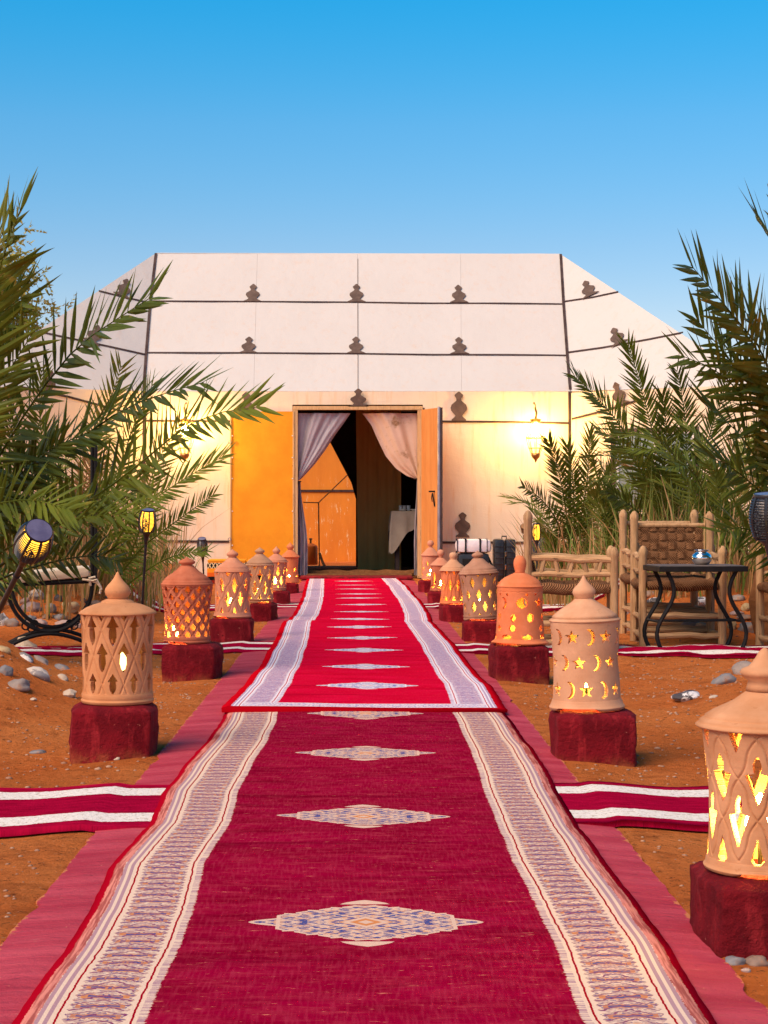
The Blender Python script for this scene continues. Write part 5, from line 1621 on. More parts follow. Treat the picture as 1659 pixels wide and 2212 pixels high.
# ------------------------------------------------------------------ curved iron seat on the left
ia = P(108, 1390, 11.1)
iz = ground_z(ia.x, 11.1)
iseat = thing('iron_swing_seat', 'black curved iron seat with cream cushion below the left palms', 'iron seat', (ia.x, 11.1, iz), None, R(8))
hz = EYE - (1262 - 1106) * 11.1 / F - iz
rad = .262; off_ = .15
for i, yy in enumerate((0, .42)):
    arc = [(rad * math.cos(a), yy, hz - .01 + rad * math.sin(a) * 1.10) for a in np.linspace(PI, 2 * PI, 25)]
    MB().tube(arc, .013, 8).build('arc', M['iron'], iseat, sm=True)
    MB().tube([(-rad, yy, hz), (rad, yy, hz + .02)], .016, 8).build('seat_rail', M['iron'], iseat, sm=True)
    zb_ = hz - .01 - rad * 1.10
    foot = [(.30 * s - 0, yy, zb_ - .013 - .10 * (abs(s)) ** 1.8) for s in np.linspace(-1, 1, 15)]
    MB().tube(foot, .013, 8).build('foot', M['iron'], iseat, sm=True)
    for sx in (-1, 1):
        for q in (0, .035):
            MB().torus((sx * (.115 + q), yy, zb_ + .022 + (.014 if q else 0)), .024, .005, 14, 6, Matrix.Rotation(PI/2, 4, 'X')).build('scroll', M['iron'], iseat, sm=True)
for yy in (.0, .42):
    for q in (0.0, .022):
        MB().tube([(rad + q, yy, hz + .0), (rad + q, yy, hz + .95)], .010, 8).build('upright', M['iron'], iseat, sm=True)
MB().tube([(-rad, .0, hz), (-rad, .42, hz)], .012, 8).build('side_rail', M['iron'], iseat, sm=True)
MB().tube([(rad, .0, hz + .02), (rad, .42, hz + .02)], .012, 8).build('side_rail', M['iron'], iseat, sm=True)
cu = MB(); 
cu.cbox((-0.01, .2, hz + .055), (2 * rad - .01, .46, .065), Matrix.Rotation(R(-5), 4, 'Y'), .024)
cu.build('cushion', M['cream_cloth'], iseat, sm=True)
kn = MB()
kn.tube([(rad - .06, -.02, hz + .03), (rad, -.03, hz + .022), (rad + .03, -.035, hz + .01), (rad + .055, -.03, hz - .02), (rad + .05, -.03, hz - .06)], .008, 6)
kn.tube([(rad + .0, -.03, hz + .02), (rad + .03, -.05, hz + .03), (rad + .045, -.04, hz - .0), (rad + .06, -.04, hz - .035)], .007, 6)
kn.tube([(rad - .01, -.01, hz - .01), (rad - .015, -.03, hz + .04), (rad + .02, -.02, hz + .045)], .009, 6)
kn.build('cushion_tie', M['cream_cloth'], iseat, sm=True)

# ------------------------------------------------------------------ stones
SC = {}
def stone_mat(key, a, b, splash=None):
    if key not in SC:
        m, nt, bb = mk('stone_' + key, 0.7, 0, 0.35)
        v = coords(nt)
        a = [q * .72 for q in a]; b = [q * .72 for q in b]
        c = mixc(nt, tex_noise(nt, v, 9, 6, .65).step(.3, .7), a, b)
        c = mixc(nt, tex_noise(nt, v, 5, 5, .7).step(.55, .68), c, (.36, .15, .06))
        if splash: c = mixc(nt, tex_noise(nt, v, 13, 5, .7).step(.48, .53), c, splash)
        c = mixc(nt, tex_noise(nt, v, 60, 3, .7).step(.62, .72), c, [q * .5 for q in a])
        setc(nt, bb, c); bump(nt, bb, tex_noise(nt, v, 30, 6, .7), .5, .006)
        SC[key] = m
    return SC[key]
SM = {'grey': ((.30, .24, .21), (.44, .36, .32), None), 'pink': ((.48, .31, .27), (.62, .45, .40), None), 'yellow': ((.55, .36, .16), (.66, .48, .26), None),
      'dark': ((.045, .04, .05), (.10, .09, .10), None), 'darkwhite': ((.06, .05, .06), (.14, .12, .12), (.72, .68, .66)), 'blue': ((.21, .21, .22), (.34, .31, .31), None),
      'cream': ((.66, .50, .36), (.74, .60, .46), None), 'creamsplash': ((.70, .60, .50), (.76, .68, .60), (.25, .22, .22)), 'brown': ((.24, .15, .11), (.38, .26, .20), None),
      'greywhite': ((.26, .24, .24), (.38, .35, .34), (.70, .66, .62)), 'purple': ((.26, .18, .19), (.38, .28, .28), None)}
def stone(dx, dy, w, h, kind, label, seed, Y=None, rot=0.0, sink=.5, chunky=False, group='stones lying on the sand'):
    p = ground_hit(dx, dy + h * .30, 2.6) if Y is None else P(dx, dy + h * .3, Y)
    k = p.y / F
    W, H_ = w * k / 2, h * k / 2
    bm = bmesh.new(); bmesh.ops.create_icosphere(bm, subdivisions=3 if not chunky else 2, radius=1)
    rnd = random.Random(seed); ph = Vector((rnd.uniform(0, 50), rnd.uniform(0, 50), rnd.uniform(0, 50)))
    for v in bm.verts:
        q = v.co.copy(); n = noise.noise(q * 1.1 + ph) * .42 + noise.noise(q * 2.6 + ph) * .16 + noise.noise(q * 6 + ph) * .05
        v.co = q * (1 + n * (1.3 if chunky else 1))
    for v in bm.verts: v.co = Vector((v.co.x * W, v.co.y * W * rnd.uniform(.75, .75), v.co.z * H_ * 1.15))
    me = bpy.data.meshes.new('stone'); bm.to_mesh(me); bm.free()
    if not chunky: me.shade_smooth()
    me.materials.append(stone_mat(kind, *SM[kind]))
    o = bpy.data.objects.new('stone', me); col.objects.link(o)
    g = ground_z(p.x, p.y)
    o.location = (p.x, p.y, max(g, g) + H_ * (1 - sink) * .7 if Y is None else p.z + H_ * .5)
    o.rotation_euler = (0, R(rot), rnd.uniform(-.5, .5))
    return tag(o, label, 'stone', group)
SL = [
 (78, 1285, 41, 24, 'creamsplash', 'chunky pinkish white stone just under the iron seat rail', 0, 1), (54, 1299, 21, 15, 'pink', 'small pinkish stone left of the chunky white one under the seat', 0, 0),
 (68, 1311, 44, 25, 'purple', 'large purplish grey oval stone framed by the iron half circle', 0, 0), (109, 1315, 26, 24, 'grey', 'plain grey upright stone in the middle of the iron half circle', 0, 0),
 (151, 1311, 44, 27, 'yellow', 'yellow beige boulder inside the right side of the iron half circle', 0, 0), (126, 1293, 19, 17, 'dark', 'small dark stone above the yellow beige boulder', 0, 0),
 (66, 1339, 26, 22, 'blue', 'pale bluish stone at lower left inside the iron half circle', 0, 0), (86, 1347, 34, 21, 'pink', 'pinkish oval stone overlapping the pale bluish one', 0, 0),
 (99, 1333, 15, 17, 'brown', 'small angular beige brown chunk behind the pinkish oval stone', 0, 1), (131, 1333, 37, 19, 'blue', 'flat blue grey stone low inside the iron half circle', 0, 0),
 (137, 1347, 38, 16, 'pink', 'flat pinkish stone touching the bottom right of the iron arc', 0, 0), (166, 1351, 18, 14, 'pink', 'little pinkish stone just outside the iron arc on its right', 0, 0),
 (26, 1347, 27, 21, 'grey', 'light grey stone left outside the iron arc', 0, 0), (8, 1340, 24, 36, 'greywhite', 'tall grey stone with white splashes at the left edge', -20, 0),
 (206, 1304, 36, 19, 'brown', 'greenish brown flat stone right of the iron seat beside the lantern finial', 0, 0), (179, 1297, 16, 12, 'dark', 'small dark pebble stone right of the iron upright', 0, 0),
 (15, 1300, 24, 20, 'pink', 'pinkish stone behind the leaning torch pole', 0, 0), (236, 1292, 22, 12, 'grey', 'small grey stone behind the finial of the nearest left lantern', 0, 0),
 (58, 1393, 46, 30, 'cream', 'big cream angular stone on top of the left sand mound', 20, 1), (58, 1421, 34, 15, 'greywhite', 'slanting grey white stone half buried on the left mound below the cream one', 35, 0),
 (90, 1428, 32, 14, 'grey', 'pale grey slanting stone half buried right of the other on the left mound', 30, 0), (137, 1442, 34, 14, 'blue', 'dark blue grey flat stone at the foot of the left mound', 22, 0),
 (84, 1457, 50, 24, 'creamsplash', 'white washed stone with grey patches midway on the left mound', 25, 0), (136, 1463, 26, 12, 'cream', 'small cream sliver stone near the nearest left lantern', 25, 0),
 (41, 1481, 46, 28, 'grey', 'round light grey stone low on the left mound', 0, 0), (150, 1499, 30, 20, 'cream', 'knobbly cream stone beside the base of the nearest left lantern', 0, 1),
 (11, 1452, 28, 22, 'blue', 'round bluish stone at the left edge of the mound', 0, 0), (10, 1404, 34, 14, 'yellow', 'tan flat stone at the top left edge of the mound', 20, 0),
 (82, 1624, 32, 8, 'blue', 'thin flat blue grey stone on bare sand left of the nearest red block', 0, 0), (72, 1513, 14, 6, 'cream', 'tiny cream chip on the lower slope of the left mound', 0, 0),
 (372, 1270, 24, 18, 'grey', 'small grey stone by the pole of the upright torch', 0, 0), (340, 1283, 20, 12, 'pink', 'pinkish flat stone at the foot of the upright torch', 0, 0), (392, 1309, 34, 10, 'grey', 'long grey stone just behind the second left lantern', 15, 0),
 (1361, 1354, 28, 28, 'grey', 'grey round stone left of the front post of the rope backed armchair', 0, 0), (1407, 1357, 26, 22, 'grey', 'light grey stone under the left of the rope backed armchair', 0, 0),
 (1411, 1306, 40, 34, 'darkwhite', 'large black and white streaked stone behind the left table leg', 0, 1), (1513, 1298, 34, 22, 'darkwhite', 'black stone with white top seen under the side table', 0, 1),
 (1593, 1292, 30, 16, 'grey', 'light grey stone at the back of the bed right of the table', 0, 0), (1613, 1312, 24, 18, 'yellow', 'yellowish stone right of the table legs', 0, 0),
 (1637, 1322, 22, 20, 'pink', 'pink stone beside the post at the right edge', 0, 0), (1592, 1325, 31, 12, 'pink', 'flat pinkish stone below the yellowish one', 0, 0),
 (1610, 1334, 38, 13, 'brown', 'flat brown grey stone right of the table under the pinkish one', 0, 0), (1506, 1354, 65, 21, 'brown', 'long brown speckled boulder under the side table', 0, 0),
 (1581, 1352, 21, 22, 'yellow', 'yellowish grey stone touching the right table leg', 0, 0), (1620, 1356, 50, 27, 'blue', 'broad bluish stone at the foot of the right edge post', 0, 0),
 (1441, 1351, 40, 14, 'brown', 'low brownish stone between the two left table legs', 0, 0), (1355, 1320, 18, 26, 'blue', 'upright bluish stone beside the front post of the side facing armchair', 30, 0),
 (1404, 1283, 30, 16, 'brown', 'brown stone behind the seat roll of the rope backed armchair', 0, 0), (1558, 1330, 20, 13, 'grey', 'grey stone between the right table legs', 0, 0), (1470, 1322, 22, 10, 'grey', 'small grey stone in the sand behind the table crossbar', 0, 0),
 (1562, 1469, 56, 26, 'blue', 'slanting bluish grey stone on the right mound', -22, 0), (1612, 1447, 56, 36, 'grey', 'large grey stone on the crest of the right mound behind the big lantern finial', -12, 0),
 (1482, 1503, 70, 20, 'darkwhite', 'flat dark stone with white flecks low on the right mound', -8, 0), (1541, 1506, 20, 8, 'cream', 'small pale chip on the right mound', -10, 0),
 (1586, 2078, 46, 20, 'blue', 'grey stone at the foot of the big right block', 0, 0), (1634, 2080, 56, 24, 'brown', 'brown stone at the foot of the big right block by the right edge', 0, 0), (1612, 2100, 20, 10, 'pink', 'small pink pebble below the two stones at the right edge', 0, 0),
 (1205, 1241, 24, 8, 'cream', 'small pale stone seen under the arm rail of the side facing armchair', 0, 0), (1240, 1240, 28, 10, 'grey', 'grey pebble on the ridge behind the side facing armchair', 0, 0), (1290, 1236, 22, 10, 'pink', 'pale pink pebble on the ridge behind the side facing armchair', 0, 0),
 (239, 1637, 12, 9, 'yellow', 'tiny yellow pebble below the nearest left red block', 0, 0), (252, 1640, 16, 8, 'cream', 'tiny white pebble below the nearest left red block', 0, 0), (272, 1634, 18, 9, 'dark', 'tiny dark pebble at the lower right of the nearest left red block', 0, 0), (205, 1634, 14, 7, 'pink', 'tiny pinkish pebble at the lower left of the nearest left red block', 0, 0),
]
for i, (dx, dy, w, h, kd, lab, rt, ch) in enumerate(SL):
    stone(dx, dy, w, h, kd, lab, i * 7 + 3, rot=rt, chunky=bool(ch))
# gravel: uncountable bits in the sand
def gravel():
    rnd = random.Random(77); mb = MB()
    ico = bmesh.new(); bmesh.ops.create_icosphere(ico, subdivisions=1, radius=1); ico.verts.index_update()
    bv = [v.co.copy() for v in ico.verts]; bf = [tuple(v.index for v in f.verts) for f in ico.faces]; ico.free()
    n = 0
    while n < 5200:
        sx = rnd.choice((-1, 1)); y = rnd.uniform(2.8, 16); x = sx * (0.74 + abs(rnd.gauss(0, 1.0)))
        if abs(x) > 4 or abs(y - 5.1) < .42: continue
        s = rnd.uniform(.0025, .008) * (1 if rnd.random() < .94 else 1.6)
        if y < 5: s *= .8
        z = ground_z(x, y)
        mb.add([(x + q.x * s * rnd.uniform(.8, 1.5), y + q.y * s, z + q.z * s * .55 + s * .15) for q in bv], bf); n += 1
    m = simple('gravel_mix', (.30, .14, .08), (.46, .28, .18), 3, .85, 0, 60, .2, third=(.13, .07, .05))
    tag(mb.build('gravel', m, sm='all', fix=False), 'small gravel scattered on the orange sand', 'gravel', kind='stuff')
gravel()

# ------------------------------------------------------------------ palms
def leaf_mat(name, a, b, c3, rough=.42):
    m, nt, bb = mk(name, rough, 0, 0.28)
    v = coords(nt)
    c = mixc(nt, tex_noise(nt, v, 2.5, 4, .6).step(.35, .65), a, b)
    c = mixc(nt, tex_noise(nt, v, 9, 4, .6).step(.60, .70), c, c3)
    setc(nt, bb, c)
    tr = nt.nodes.new('ShaderNodeBsdfTranslucent'); nt.links.new(c.k, tr.inputs[0])
    mx = nt.nodes.new('ShaderNodeMixShader'); mx.inputs[0].default_value = .30
    out = nt.nodes['Material Output']
    nt.links.new(bb.outputs[0], mx.inputs[1]); nt.links.new(tr.outputs[0], mx.inputs[2]); nt.links.new(mx.outputs[0], out.inputs[0])
    return m
M['frond'] = leaf_mat('palm_green', (.095, .130, .012), (.155, .195, .020), (.27, .23, .035))
M['frond2'] = leaf_mat('palm_olive', (.12, .155, .018), (.20, .22, .030), (.34, .26, .05))
M['frond3'] = leaf_mat('palm_dark', (.070, .105, .014), (.115, .155, .018), (.18, .19, .03))
M['reed'] = leaf_mat('reed_green', (.13, .20, .035), (.24, .28, .06), (.38, .28, .10), .6)
M['dry'] = leaf_mat('dry_reed', (.42, .22, .08), (.58, .36, .16), (.28, .14, .05), .8)
M['acacia'] = leaf_mat('feathery_leaf', (.30, .29, .05), (.46, .42, .10), (.50, .40, .14), .7)

def resample(pts, n):
    pts = [Vector(p) for p in pts]
    if len(pts) < 3: pts = [pts[0], (pts[0] + pts[-1]) / 2, pts[-1]]
    P4 = [pts[0] * 2 - pts[1]] + pts + [pts[-1] * 2 - pts[-2]]
    dense = []
    for i in range(1, len(P4) - 2):
        for k in range(12):
            t = k / 12; p0, p1, p2, p3 = P4[i-1:i+3]
            dense.append(0.5 * ((2*p1) + (p2-p0)*t + (2*p0-5*p1+4*p2-p3)*t*t + (3*p1-p0-3*p2+p3)*t**3))
    dense.append(pts[-1])
    d = [0.0]
    for i in range(1, len(dense)): d.append(d[-1] + (dense[i] - dense[i-1]).length)
    out = []
    j = 0
    for i in range(n + 1):
        s = d[-1] * i / n
        while j < len(d) - 2 and d[j+1] < s: j += 1
        t = (s - d[j]) / max(1e-9, d[j+1] - d[j]); out.append(dense[j].lerp(dense[j+1], t))
    return out, d[-1]

def frond_mesh(mb, pts, nl, L, wid, nrm, rnd, start=.12, a0=60, a1=22, prof=None, rr=.011, vfold=.22, droop=.0, jit=.10):
    path, tot = resample(pts, 40)
    nl = int(nl * 1.0); L = L * 1.45; wid = wid * 1.45
    def at(s):
        q = s * 40; i = min(39, int(q)); return path[i].lerp(path[i+1], q - i), (path[min(40, i+1)] - path[max(0, i)]).normalized()
    mb.tube([path[i] for i in range(0, 41, 4)], [rr * (1 - .8 * i / 10) for i in range(11)], 5)
    for k in range(nl):
        s = start + (1 - start) * (k + .5) / nl
        p, T = at(min(.999, s))
        N = (nrm - T * nrm.dot(T)).normalized()
        S = T.cross(N)
        u = (s - start) / (1 - start)
        le = L * (prof(u) if prof else (0.50 + .50 * math.sin(PI * min(1, .15 + u * .60))) * (1 - .12 * u ** 3))
        for sg in (-1, 1):
            a = R(a0 + (a1 - a0) * u ** 1.2 + rnd.gauss(0, 5))
            lf = vfold + rnd.gauss(0, .16)
            d = T * math.cos(a) + (S * sg * math.cos(lf) + N * math.sin(lf)) * math.sin(a)
            d = (d + Vector((0, 0, -droop))).normalized()
            l2 = le * (1 + rnd.gauss(0, jit)); w = wid * (.75 + .5 * math.sin(PI * min(1, .25 + u * .6)))
            bnd = Vector((rnd.gauss(0, .02), rnd.gauss(0, .02), -.012 - droop * .25)) * l2
            wd = d.cross(N); wd = wd.normalized() if wd.length > .01 else S
            tw = rnd.gauss(0, .38); wd = (wd * math.cos(tw) + N * math.sin(tw)).normalized()
            fd = d.cross(wd).normalized()
            o = len(mb.v)
            b0_ = p; m1 = p + d * l2 * .30; m2 = p + d * l2 * .65 + bnd * .45; e = p + d * l2 + bnd
            mb.v.extend([tuple(b0_ - wd * w * .18), tuple(b0_ + wd * w * .18),
                         tuple(m1 - wd * w * .5), tuple(m1 - fd * w * .16), tuple(m1 + wd * w * .5),
                         tuple(m2 - wd * w * .33), tuple(m2 - fd * w * .10), tuple(m2 + wd * w * .33), tuple(e)])
            mb.f.extend([(o, o+3, o+2), (o, o+1, o+3), (o+1, o+4, o+3), (o+2, o+3, o+6, o+5), (o+3, o+4, o+7, o+6), (o+5, o+6, o+8), (o+6, o+7, o+8)])
    return mb

def palm(label, base, specs, group='date palms beside the path', ks=1.0):
    """specs: (list of (dx, dy, Y)) guide points, leaflets, length m, width m, material"""
    t = thing('date_palm', label, 'palm', base, group)
    for i, sp in enumerate(specs):
        pts, nl, L, wid, mat = sp[:5]
        rnd = random.Random(i * 13 + int(base[0] * 100))
        nrm = Vector((rnd.uniform(-.35, .35), -1, rnd.uniform(.1, .6))) if len(sp) < 6 else Vector(sp[5])
        mb = MB(); frond_mesh(mb, pts, int(nl / ks ** .8), L * ks, wid * ks ** .7, nrm.normalized(), rnd)
        mb.shift(base); mb.build('frond', M[mat], t, fix=False)
    return t
def rosette(t, base, n, Lmin, Lmax, seed, spread=(.15, 1.0), az=(0, 2 * PI), mats=('frond', 'frond3', 'frond2'), ll=.22, wid=.016, nl=26, droop=.45):
    rnd = random.Random(seed)
    for i in range(n):
        a = rnd.uniform(*az); L = rnd.uniform(Lmin, Lmax); e = rnd.uniform(*spread)
        h = Vector((math.cos(a), math.sin(a), 0))
        c0 = Vector((rnd.gauss(0, .06), rnd.gauss(0, .06), 0))
        pts = [c0, c0 + (h * e * .25 + ZU * .42) * L, c0 + (h * e * .62 + ZU * .74) * L, c0 + (h * e * 1.02 + ZU * (.92 - droop * e * .55)) * L]
        N = (ZU * 1.0 - h * .2 + Vector((rnd.gauss(0, .3), rnd.gauss(0, .3) - .25, 0))).normalized()
        mb = MB(); frond_mesh(mb, pts, int(nl * 1.3), ll * rnd.uniform(.5, .8), wid * .8, N, rnd, start=.16, droop=.06, rr=.009)
        mb.build('frond', M['dry' if rnd.random() < .10 else rnd.choice(mats)], t, fix=False)
def stem(t, h=.35, r=.09):
    mb = MB().lathe([(r * 1.1, -.1), (r, 0), (r * 1.15, h * .4), (r * .9, h * .8), (r * .3, h)], 12, wob=.1)
    mb.build('trunk', M['mat'], t)
def D3(lst, Ya, Yb):
    n = len(lst) - 1
    return [P(x, y, Ya + (Yb - Ya) * i / max(1, n)) for i, (x, y) in enumerate(lst)]

# left big palm: crown beyond the left edge, fronds reaching over the tent
bL = Vector((-2.75, 11.6, ground_z(-2.75, 11.6)))
left = [
 (D3([(-190, 1250), (-60, 900), (-8, 610), (22, 515), (46, 448)], 9.6, 8.6), 34, .26, .021, 'frond'),
 (D3([(-180, 1280), (-40, 1050), (60, 885), (154, 763), (220, 711), (330, 640)], 10.2, 8.8), 40, .235, .021, 'frond3'),
 (D3([(-170, 1290), (-20, 1130), (75, 1027), (185, 939), (272, 882), (352, 851), (440, 826)], 10.4, 9.0), 42, .22, .019, 'frond3'),
 (D3([(-80, 1280), (60, 1180), (149, 1110), (246, 1045), (330, 979), (395, 926), (461, 895), (562, 878)], 10.4, 8.6), 44, .235, .019, 'frond'),
 (D3([(-190, 1260), (-100, 950), (-50, 760), (-10, 690), (50, 640)], 10, 9.2), 34, .27, .021, 'frond'),
 (D3([(-200, 1200), (-110, 850), (-70, 680), (-40, 580), (10, 500)], 9.8, 9.0), 34, .29, .022, 'frond2'),
 (D3([(-190, 1300), (-100, 1180), (-20, 1090), (60, 1010), (130, 960)], 10.6, 9.6), 34, .24, .019, 'frond3'),
 (D3([(-100, 1320), (20, 1220), (110, 1150), (200, 1080), (300, 1040)], 11.2, 10.2), 34, .21, .017, 'frond'),
 (D3([(-190, 1290), (-120, 1080), (-50, 920), (20, 800), (70, 720)], 10, 9.2), 34, .25, .020, 'frond2'),
 (D3([(-150, 1300), (-60, 1150), (20, 1040), (90, 980), (200, 930)], 10.6, 9.6), 34, .22, .018, 'frond'),
 (D3([(-150, 1320), (-50, 1230), (60, 1160), (170, 1120), (280, 1110)], 10.6, 9.4), 34, .20, .018, 'frond'),
 (D3([(-120, 1320), (-20, 1260), (90, 1220), (200, 1200), (260, 1215)], 10.8, 9.8), 30, .17, .016, 'frond3'),
 (D3([(-160, 1250), (-80, 1120), (-10, 1090), (70, 1080), (150, 1100)], 10.2, 9.2), 30, .22, .019, 'frond'),
]
pl = palm('large date palm whose long fronds sweep in from the left edge over the tent', bL, left); stem(pl, .6, .16)
bL2 = Vector((-2.35, 14.2, ground_z(-2.35, 14.2)))
left2 = [
 (D3([(200, 1290), (262, 1150), (308, 1097), (390, 1040), (483, 985)], 14, 13.2), 36, .24, .017, 'frond'),
 (D3([(230, 1280), (300, 1190), (343, 1154), (410, 1105), (462, 1068)], 14, 13.2), 34, .17, .014, 'frond3'),
 (D3([(215, 1270), (250, 1080), (275, 960), (305, 880), (330, 830)], 14.2, 13.6), 36, .24, .016, 'frond'),
 (D3([(190, 1280), (190, 1100), (205, 960), (240, 860), (262, 790)], 14.2, 13.6), 36, .26, .016, 'frond2'),
 (D3([(170, 1270), (120, 1100), (95, 980), (85, 880), (90, 800)], 14.2, 13.6), 36, .26, .017, 'frond'),
 (D3([(240, 1290), (320, 1230), (380, 1200), (450, 1190)], 14, 13.4), 28, .14, .012, 'frond3'),
 (D3([(150, 1270), (60, 1120), (30, 980), (20, 860)], 14.2, 13.6), 34, .26, .017, 'frond3'),
 (D3([(240, 1280), (300, 1150), (330, 1020), (380, 930), (400, 900)], 14.2, 13.6), 34, .22, .015, 'frond2'),
]
pl2 = palm('second palm clump standing between the upright torch and the tent on the left', bL2, left2, ks=.72); stem(pl2, .4)
rosette(pl2, bL2, 7, .8, 1.3, 5, (.3, 1.0), (0, 2 * PI))
for (x, y, sd_, n, lab) in ((-3.6, 13.2, 8, 11, 'bushy palm filling the left edge behind the leaning torch'), (-3.3, 16.5, 9, 9, 'palm clump farthest back on the left against the tent side')):
    b_l = Vector((x, y, ground_z(x, y)))
    t_ = thing('date_palm', lab, 'palm', b_l, 'date palms beside the path'); stem(t_)
    rosette(t_, b_l, n, 1.1, 1.9, sd_, (.2, .9), mats=('frond', 'frond2', 'frond3'))

# right side: big palm at the frame edge
bR = Vector((3.0, 12.6, ground_z(3.0, 12.6)))
right = [
 (D3([(1745, 1200), (1715, 950), (1650, 770), (1595, 695), (1545, 635), (1492, 572)], 11.2, 9.8), 30, .285, .022, 'frond3'),
 (D3([(1770, 1150), (1760, 850), (1720, 660), (1690, 560), (1640, 480)], 11, 9.6), 30, .28, .022, 'frond3'),
 (D3([(1750, 1250), (1710, 1020), (1650, 915), (1563, 812), (1472, 768)], 11.4, 10), 34, .27, .020, 'frond'),
 (D3([(1750, 1260), (1700, 1090), (1640, 1000), (1590, 930), (1530, 880)], 11.4, 10.2), 34, .26, .020, 'frond3'),
 (D3([(1760, 1260), (1710, 960), (1640, 860), (1570, 770), (1505, 690)], 11.3, 10.2), 32, .26, .020, 'frond'),
 (D3([(1760, 1240), (1720, 900), (1680, 800), (1650, 730), (1600, 660)], 11.2, 10.2), 34, .27, .021, 'frond'),
 (D3([(1760, 1260), (1700, 1130), (1640, 1060), (1580, 1010), (1540, 990)], 11.4, 10.4), 34, .25, .019, 'frond3'),
 (D3([(1770, 1240), (1730, 1000), (1690, 900), (1640, 830), (1560, 775)], 11.2, 10.3), 34, .26, .020, 'frond'),
 (D3([(1760, 1250), (1710, 980), (1670, 820), (1625, 740), (1560, 655)], 11.0, 10.0), 32, .27, .021, 'frond2'),
 (D3([(1780, 1200), (1740, 780), (1720, 640), (1700, 520), (1672, 430)], 11.2, 10.3), 30, .27, .021, 'frond'),
 (D3([(1750, 1270), (1690, 1200), (1650, 1160), (1600, 1140), (1560, 1150)], 11.6, 10.8), 30, .22, .017, 'frond'),
]
pr_ = palm('large dark date palm reaching in from the right edge above the torch', bR, right); stem(pr_, .6, .16)
bM = Vector((P(1467, 1200, 15.6).x, 15.6, 0)); bM.z = ground_z(bM.x, bM.y)
mid = [
 (D3([(1467, 1200), (1440, 1040), (1414, 949), (1385, 840), (1357, 745)], 15.6, 15), 42, .26, .018, 'frond'),
 (D3([(1450, 1190), (1400, 1020), (1340, 920), (1290, 860), (1240, 812)], 15.6, 14.8), 42, .27, .018, 'frond'),
 (D3([(1470, 1190), (1480, 1040), (1482, 940), (1474, 860), (1462, 800)], 15.6, 15), 38, .25, .018, 'frond3'),
 (D3([(1480, 1190), (1520, 1040), (1530, 950), (1560, 860), (1570, 800)], 15.6, 15), 38, .25, .018, 'frond3'),
 (D3([(1460, 1190), (1420, 1090), (1380, 1010), (1330, 950), (1290, 930)], 15.6, 14.8), 38, .25, .018, 'frond2'),
 (D3([(1460, 1200), (1440, 1100), (1435, 1000), (1440, 930), (1430, 850)], 15.4, 14.6), 38, .25, .018, 'frond3'),
 (D3([(1470, 1200), (1510, 1120), (1540, 1050), (1590, 1000)], 15.4, 14.6), 34, .25, .018, 'frond'),
 (D3([(1460, 1200), (1400, 1130), (1360, 1090), (1310, 1060)], 15.4, 14.6), 32, .22, .016, 'frond3'),
]
pm = palm('tall leafy palm clump behind the rope backed armchair', bM, mid, ks=.66); stem(pm, .4)
rosette(pm, bM, 8, 1.0, 1.6, 15, (.15, .7), ll=.22)
bS = Vector((P(1235, 1215, 17).x, 17.0, 0)); bS.z = ground_z(bS.x, bS.y)
sm_ = [
 (D3([(1232, 1200), (1222, 1100), (1205, 1010), (1185, 950)], 17, 16.4), 40, .20, .014, 'frond3'),
 (D3([(1225, 1190), (1200, 1120), (1165, 1075), (1128, 1050)], 17, 16.2), 38, .17, .012, 'frond3'),
 (D3([(1240, 1190), (1262, 1080), (1272, 1000), (1274, 930)], 17, 16.6), 38, .19, .014, 'frond2'),
 (D3([(1240, 1190), (1240, 1090), (1236, 1020), (1225, 960)], 17, 16.6), 36, .19, .014, 'frond'),
 (D3([(1240, 1190), (1290, 1090), (1320, 1020), (1340, 970)], 17, 16.6), 36, .19, .014, 'frond2'),
]
ps = palm('small palm clump right of the suitcase against the tent wall', bS, sm_, ks=.72); stem(ps, .3)
rosette(ps, bS, 10, .7, 1.25, 25, (.15, .7), ll=.16, wid=.013)
for (dx, y, sd_, n, lab, a, b2) in ((1330, 16.4, 31, 13, 'light green palm clump between the small one and the tall one on the right', .9, 1.45), (1575, 14.2, 33, 14, 'palm clump behind the post at the right edge', 1.0, 1.7), (1680, 16.5, 35, 14, 'palm clump farthest back at the right edge', 1.2, 2.2)):
    b_l = Vector((P(dx, 1200, y).x, y, 0)); b_l.z = ground_z(b_l.x, y)
    t_ = thing('date_palm', lab, 'palm', b_l, 'date palms beside the path'); stem(t_)
    rosette(t_, b_l, n, a, b2, sd_, (.15, .75), mats=('frond', 'frond2', 'frond3', 'frond2'), ll=.19)

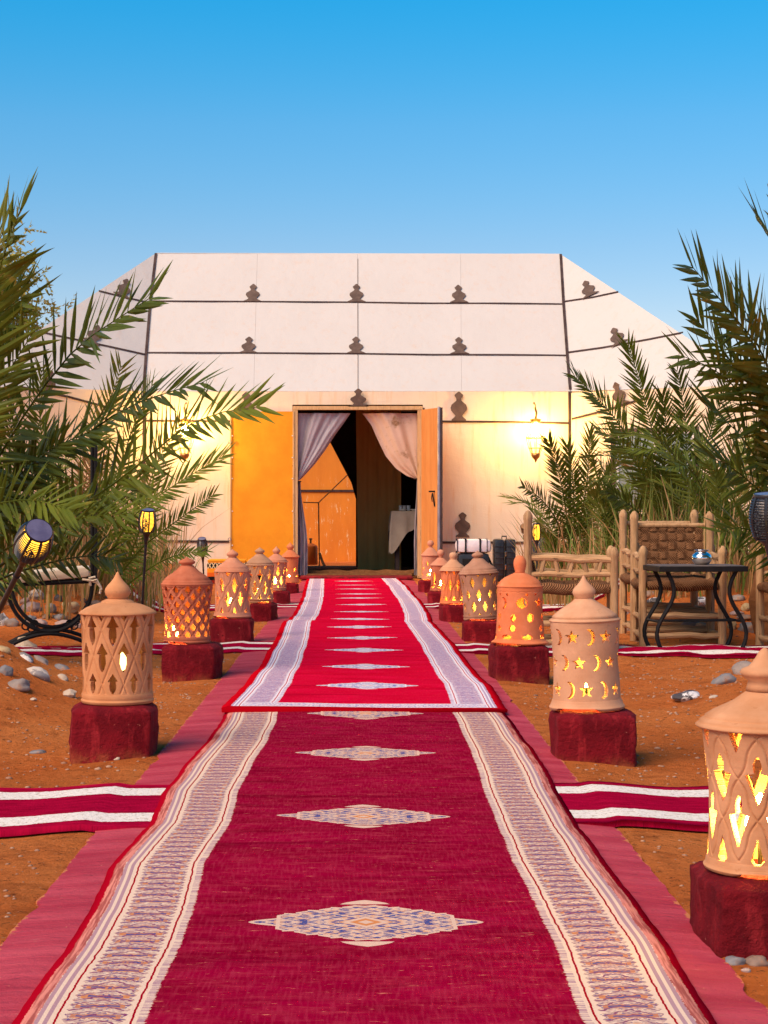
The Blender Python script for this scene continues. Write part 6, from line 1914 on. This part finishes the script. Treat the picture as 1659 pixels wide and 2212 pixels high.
# ------------------------------------------------------------------ reeds and dry stems
def reeds(name, label, mat, boxes, n, h, w, seed, lean=.25):
    rnd = random.Random(seed); mb = MB()
    for i in range(n):
        bx = rnd.choices(boxes, [b[4] for b in boxes])[0]
        x = rnd.uniform(bx[0], bx[1]); y = rnd.uniform(bx[2], bx[3])
        cl_ = noise.noise(Vector((x * 2.2, y * 2.2, seed)))
        if cl_ < -.15 and rnd.random() < .8: continue
        z = ground_z(x, y) - .02
        H_ = rnd.uniform(*h) * (1 + .3 * cl_); a = rnd.uniform(0, 2 * PI); l = abs(rnd.gauss(0, lean)) * H_
        dx_, dy_ = math.cos(a) * l, math.sin(a) * l
        ww = rnd.uniform(*w); b2 = rnd.uniform(0, PI); wx, wy = math.cos(b2) * ww / 2, math.sin(b2) * ww / 2
        hook = rnd.random() < .25
        o = len(mb.v)
        pr_s = [(0, 1.0), (.35, .9), (.7, .6)]
        for (t, k) in pr_s:
            mb.v.append((x + dx_ * t * t - wx * k, y + dy_ * t * t - wy * k, z + H_ * t)); mb.v.append((x + dx_ * t * t + wx * k, y + dy_ * t * t + wy * k, z + H_ * t))
        if hook: mb.v.append((x + dx_ * 1.6 + .08 * math.cos(a), y + dy_ * 1.6, z + H_ * .72))
        else: mb.v.append((x + dx_, y + dy_, z + H_ * 1.0))
        mb.f.extend([(o, o+1, o+3, o+2), (o+2, o+3, o+5, o+4), (o+4, o+5, o+6)])
    tag(mb.build(name, M[mat], fix=False), label, 'reeds', kind='stuff')
Lb = [(-4.2, -2.05, 12.6, 15.0, 3), (-2.9, -1.75, 14.6, 18.5, 2), (-4.4, -2.9, 10.8, 12.6, 1.0)]
Rb = [(2.3, 4.4, 13.4, 15.5, 3), (1.75, 3.6, 15.5, 18.5, 3), (3.3, 4.6, 11.6, 13.4, 1.5)]
reeds('dry_reeds', 'dry straw coloured stems under the left palms', 'dry', Lb, 2600, (.3, 1.0), (.006, .020), 1, .42)
reeds('green_reeds', 'green reeds growing among the left palms', 'reed', Lb, 900, (.4, 1.2), (.008, .020), 2, .22)
reeds('dry_reeds', 'dry straw coloured stems under the right palms', 'dry', Rb, 2600, (.25, .9), (.006, .020), 3, .42)
reeds('green_reeds', 'yellow green reeds growing among the right palms', 'reed', Rb, 1500, (.35, 1.0), (.008, .022), 4, .38)

# ------------------------------------------------------------------ tree behind the tent on the left
def tree():
    c = P(-72, 640, 34); base = Vector((c.x, 34, -.03))
    t = thing('tamarisk_tree', 'feathery yellow green tree rising behind the tent at the left edge', 'tree', base)
    rnd = random.Random(6)
    tr = MB(); limbs = MB()
    tr.tube([(0, 0, 0), (.1, 0, 1.5), (-.05, .1, 3)], [.28, .22, .17], 10).build('trunk', M['mat'], t, sm=True)
    cr = MB()
    for i in range(75):
        a = rnd.uniform(0, 2 * PI); r_ = rnd.uniform(.2, 1.35); zt_ = rnd.uniform(2.8, 5.7)
        e = Vector((math.cos(a) * r_, math.sin(a) * r_, zt_))
        m_ = Vector((math.cos(a) * r_ * .45, math.sin(a) * r_ * .45, 2.6 + (zt_ - 2.6) * .6))
        limbs.tube([(0, 0, 2.4), m_, e], [.07, .03, .006], 5)
        for k in range(52):
            b = e + Vector((rnd.gauss(0, .32), rnd.gauss(0, .32), rnd.gauss(0, .30)))
            dv_ = Vector((rnd.gauss(0, .4), rnd.gauss(0, .4), rnd.uniform(-1, .3))).normalized()
            for q in range(14):
                p = b + dv_ * q * .035
                d2 = (dv_ + Vector((rnd.gauss(0, .8), rnd.gauss(0, .8), rnd.gauss(0, .6)))).normalized() * rnd.uniform(.06, .13)
                w_ = d2.cross(Vector((rnd.gauss(0, 1), rnd.gauss(0, 1), rnd.gauss(0, 1)))).normalized() * .024
                o = len(cr.v); cr.v.extend([tuple(p - w_), tuple(p + w_), tuple(p + d2)]); cr.f.append((o, o+1, o+2))
    limbs.build('branches', M['mat'], t, sm=True)
    cr.build('crown', M['acacia'], t, fix=False)
tree()
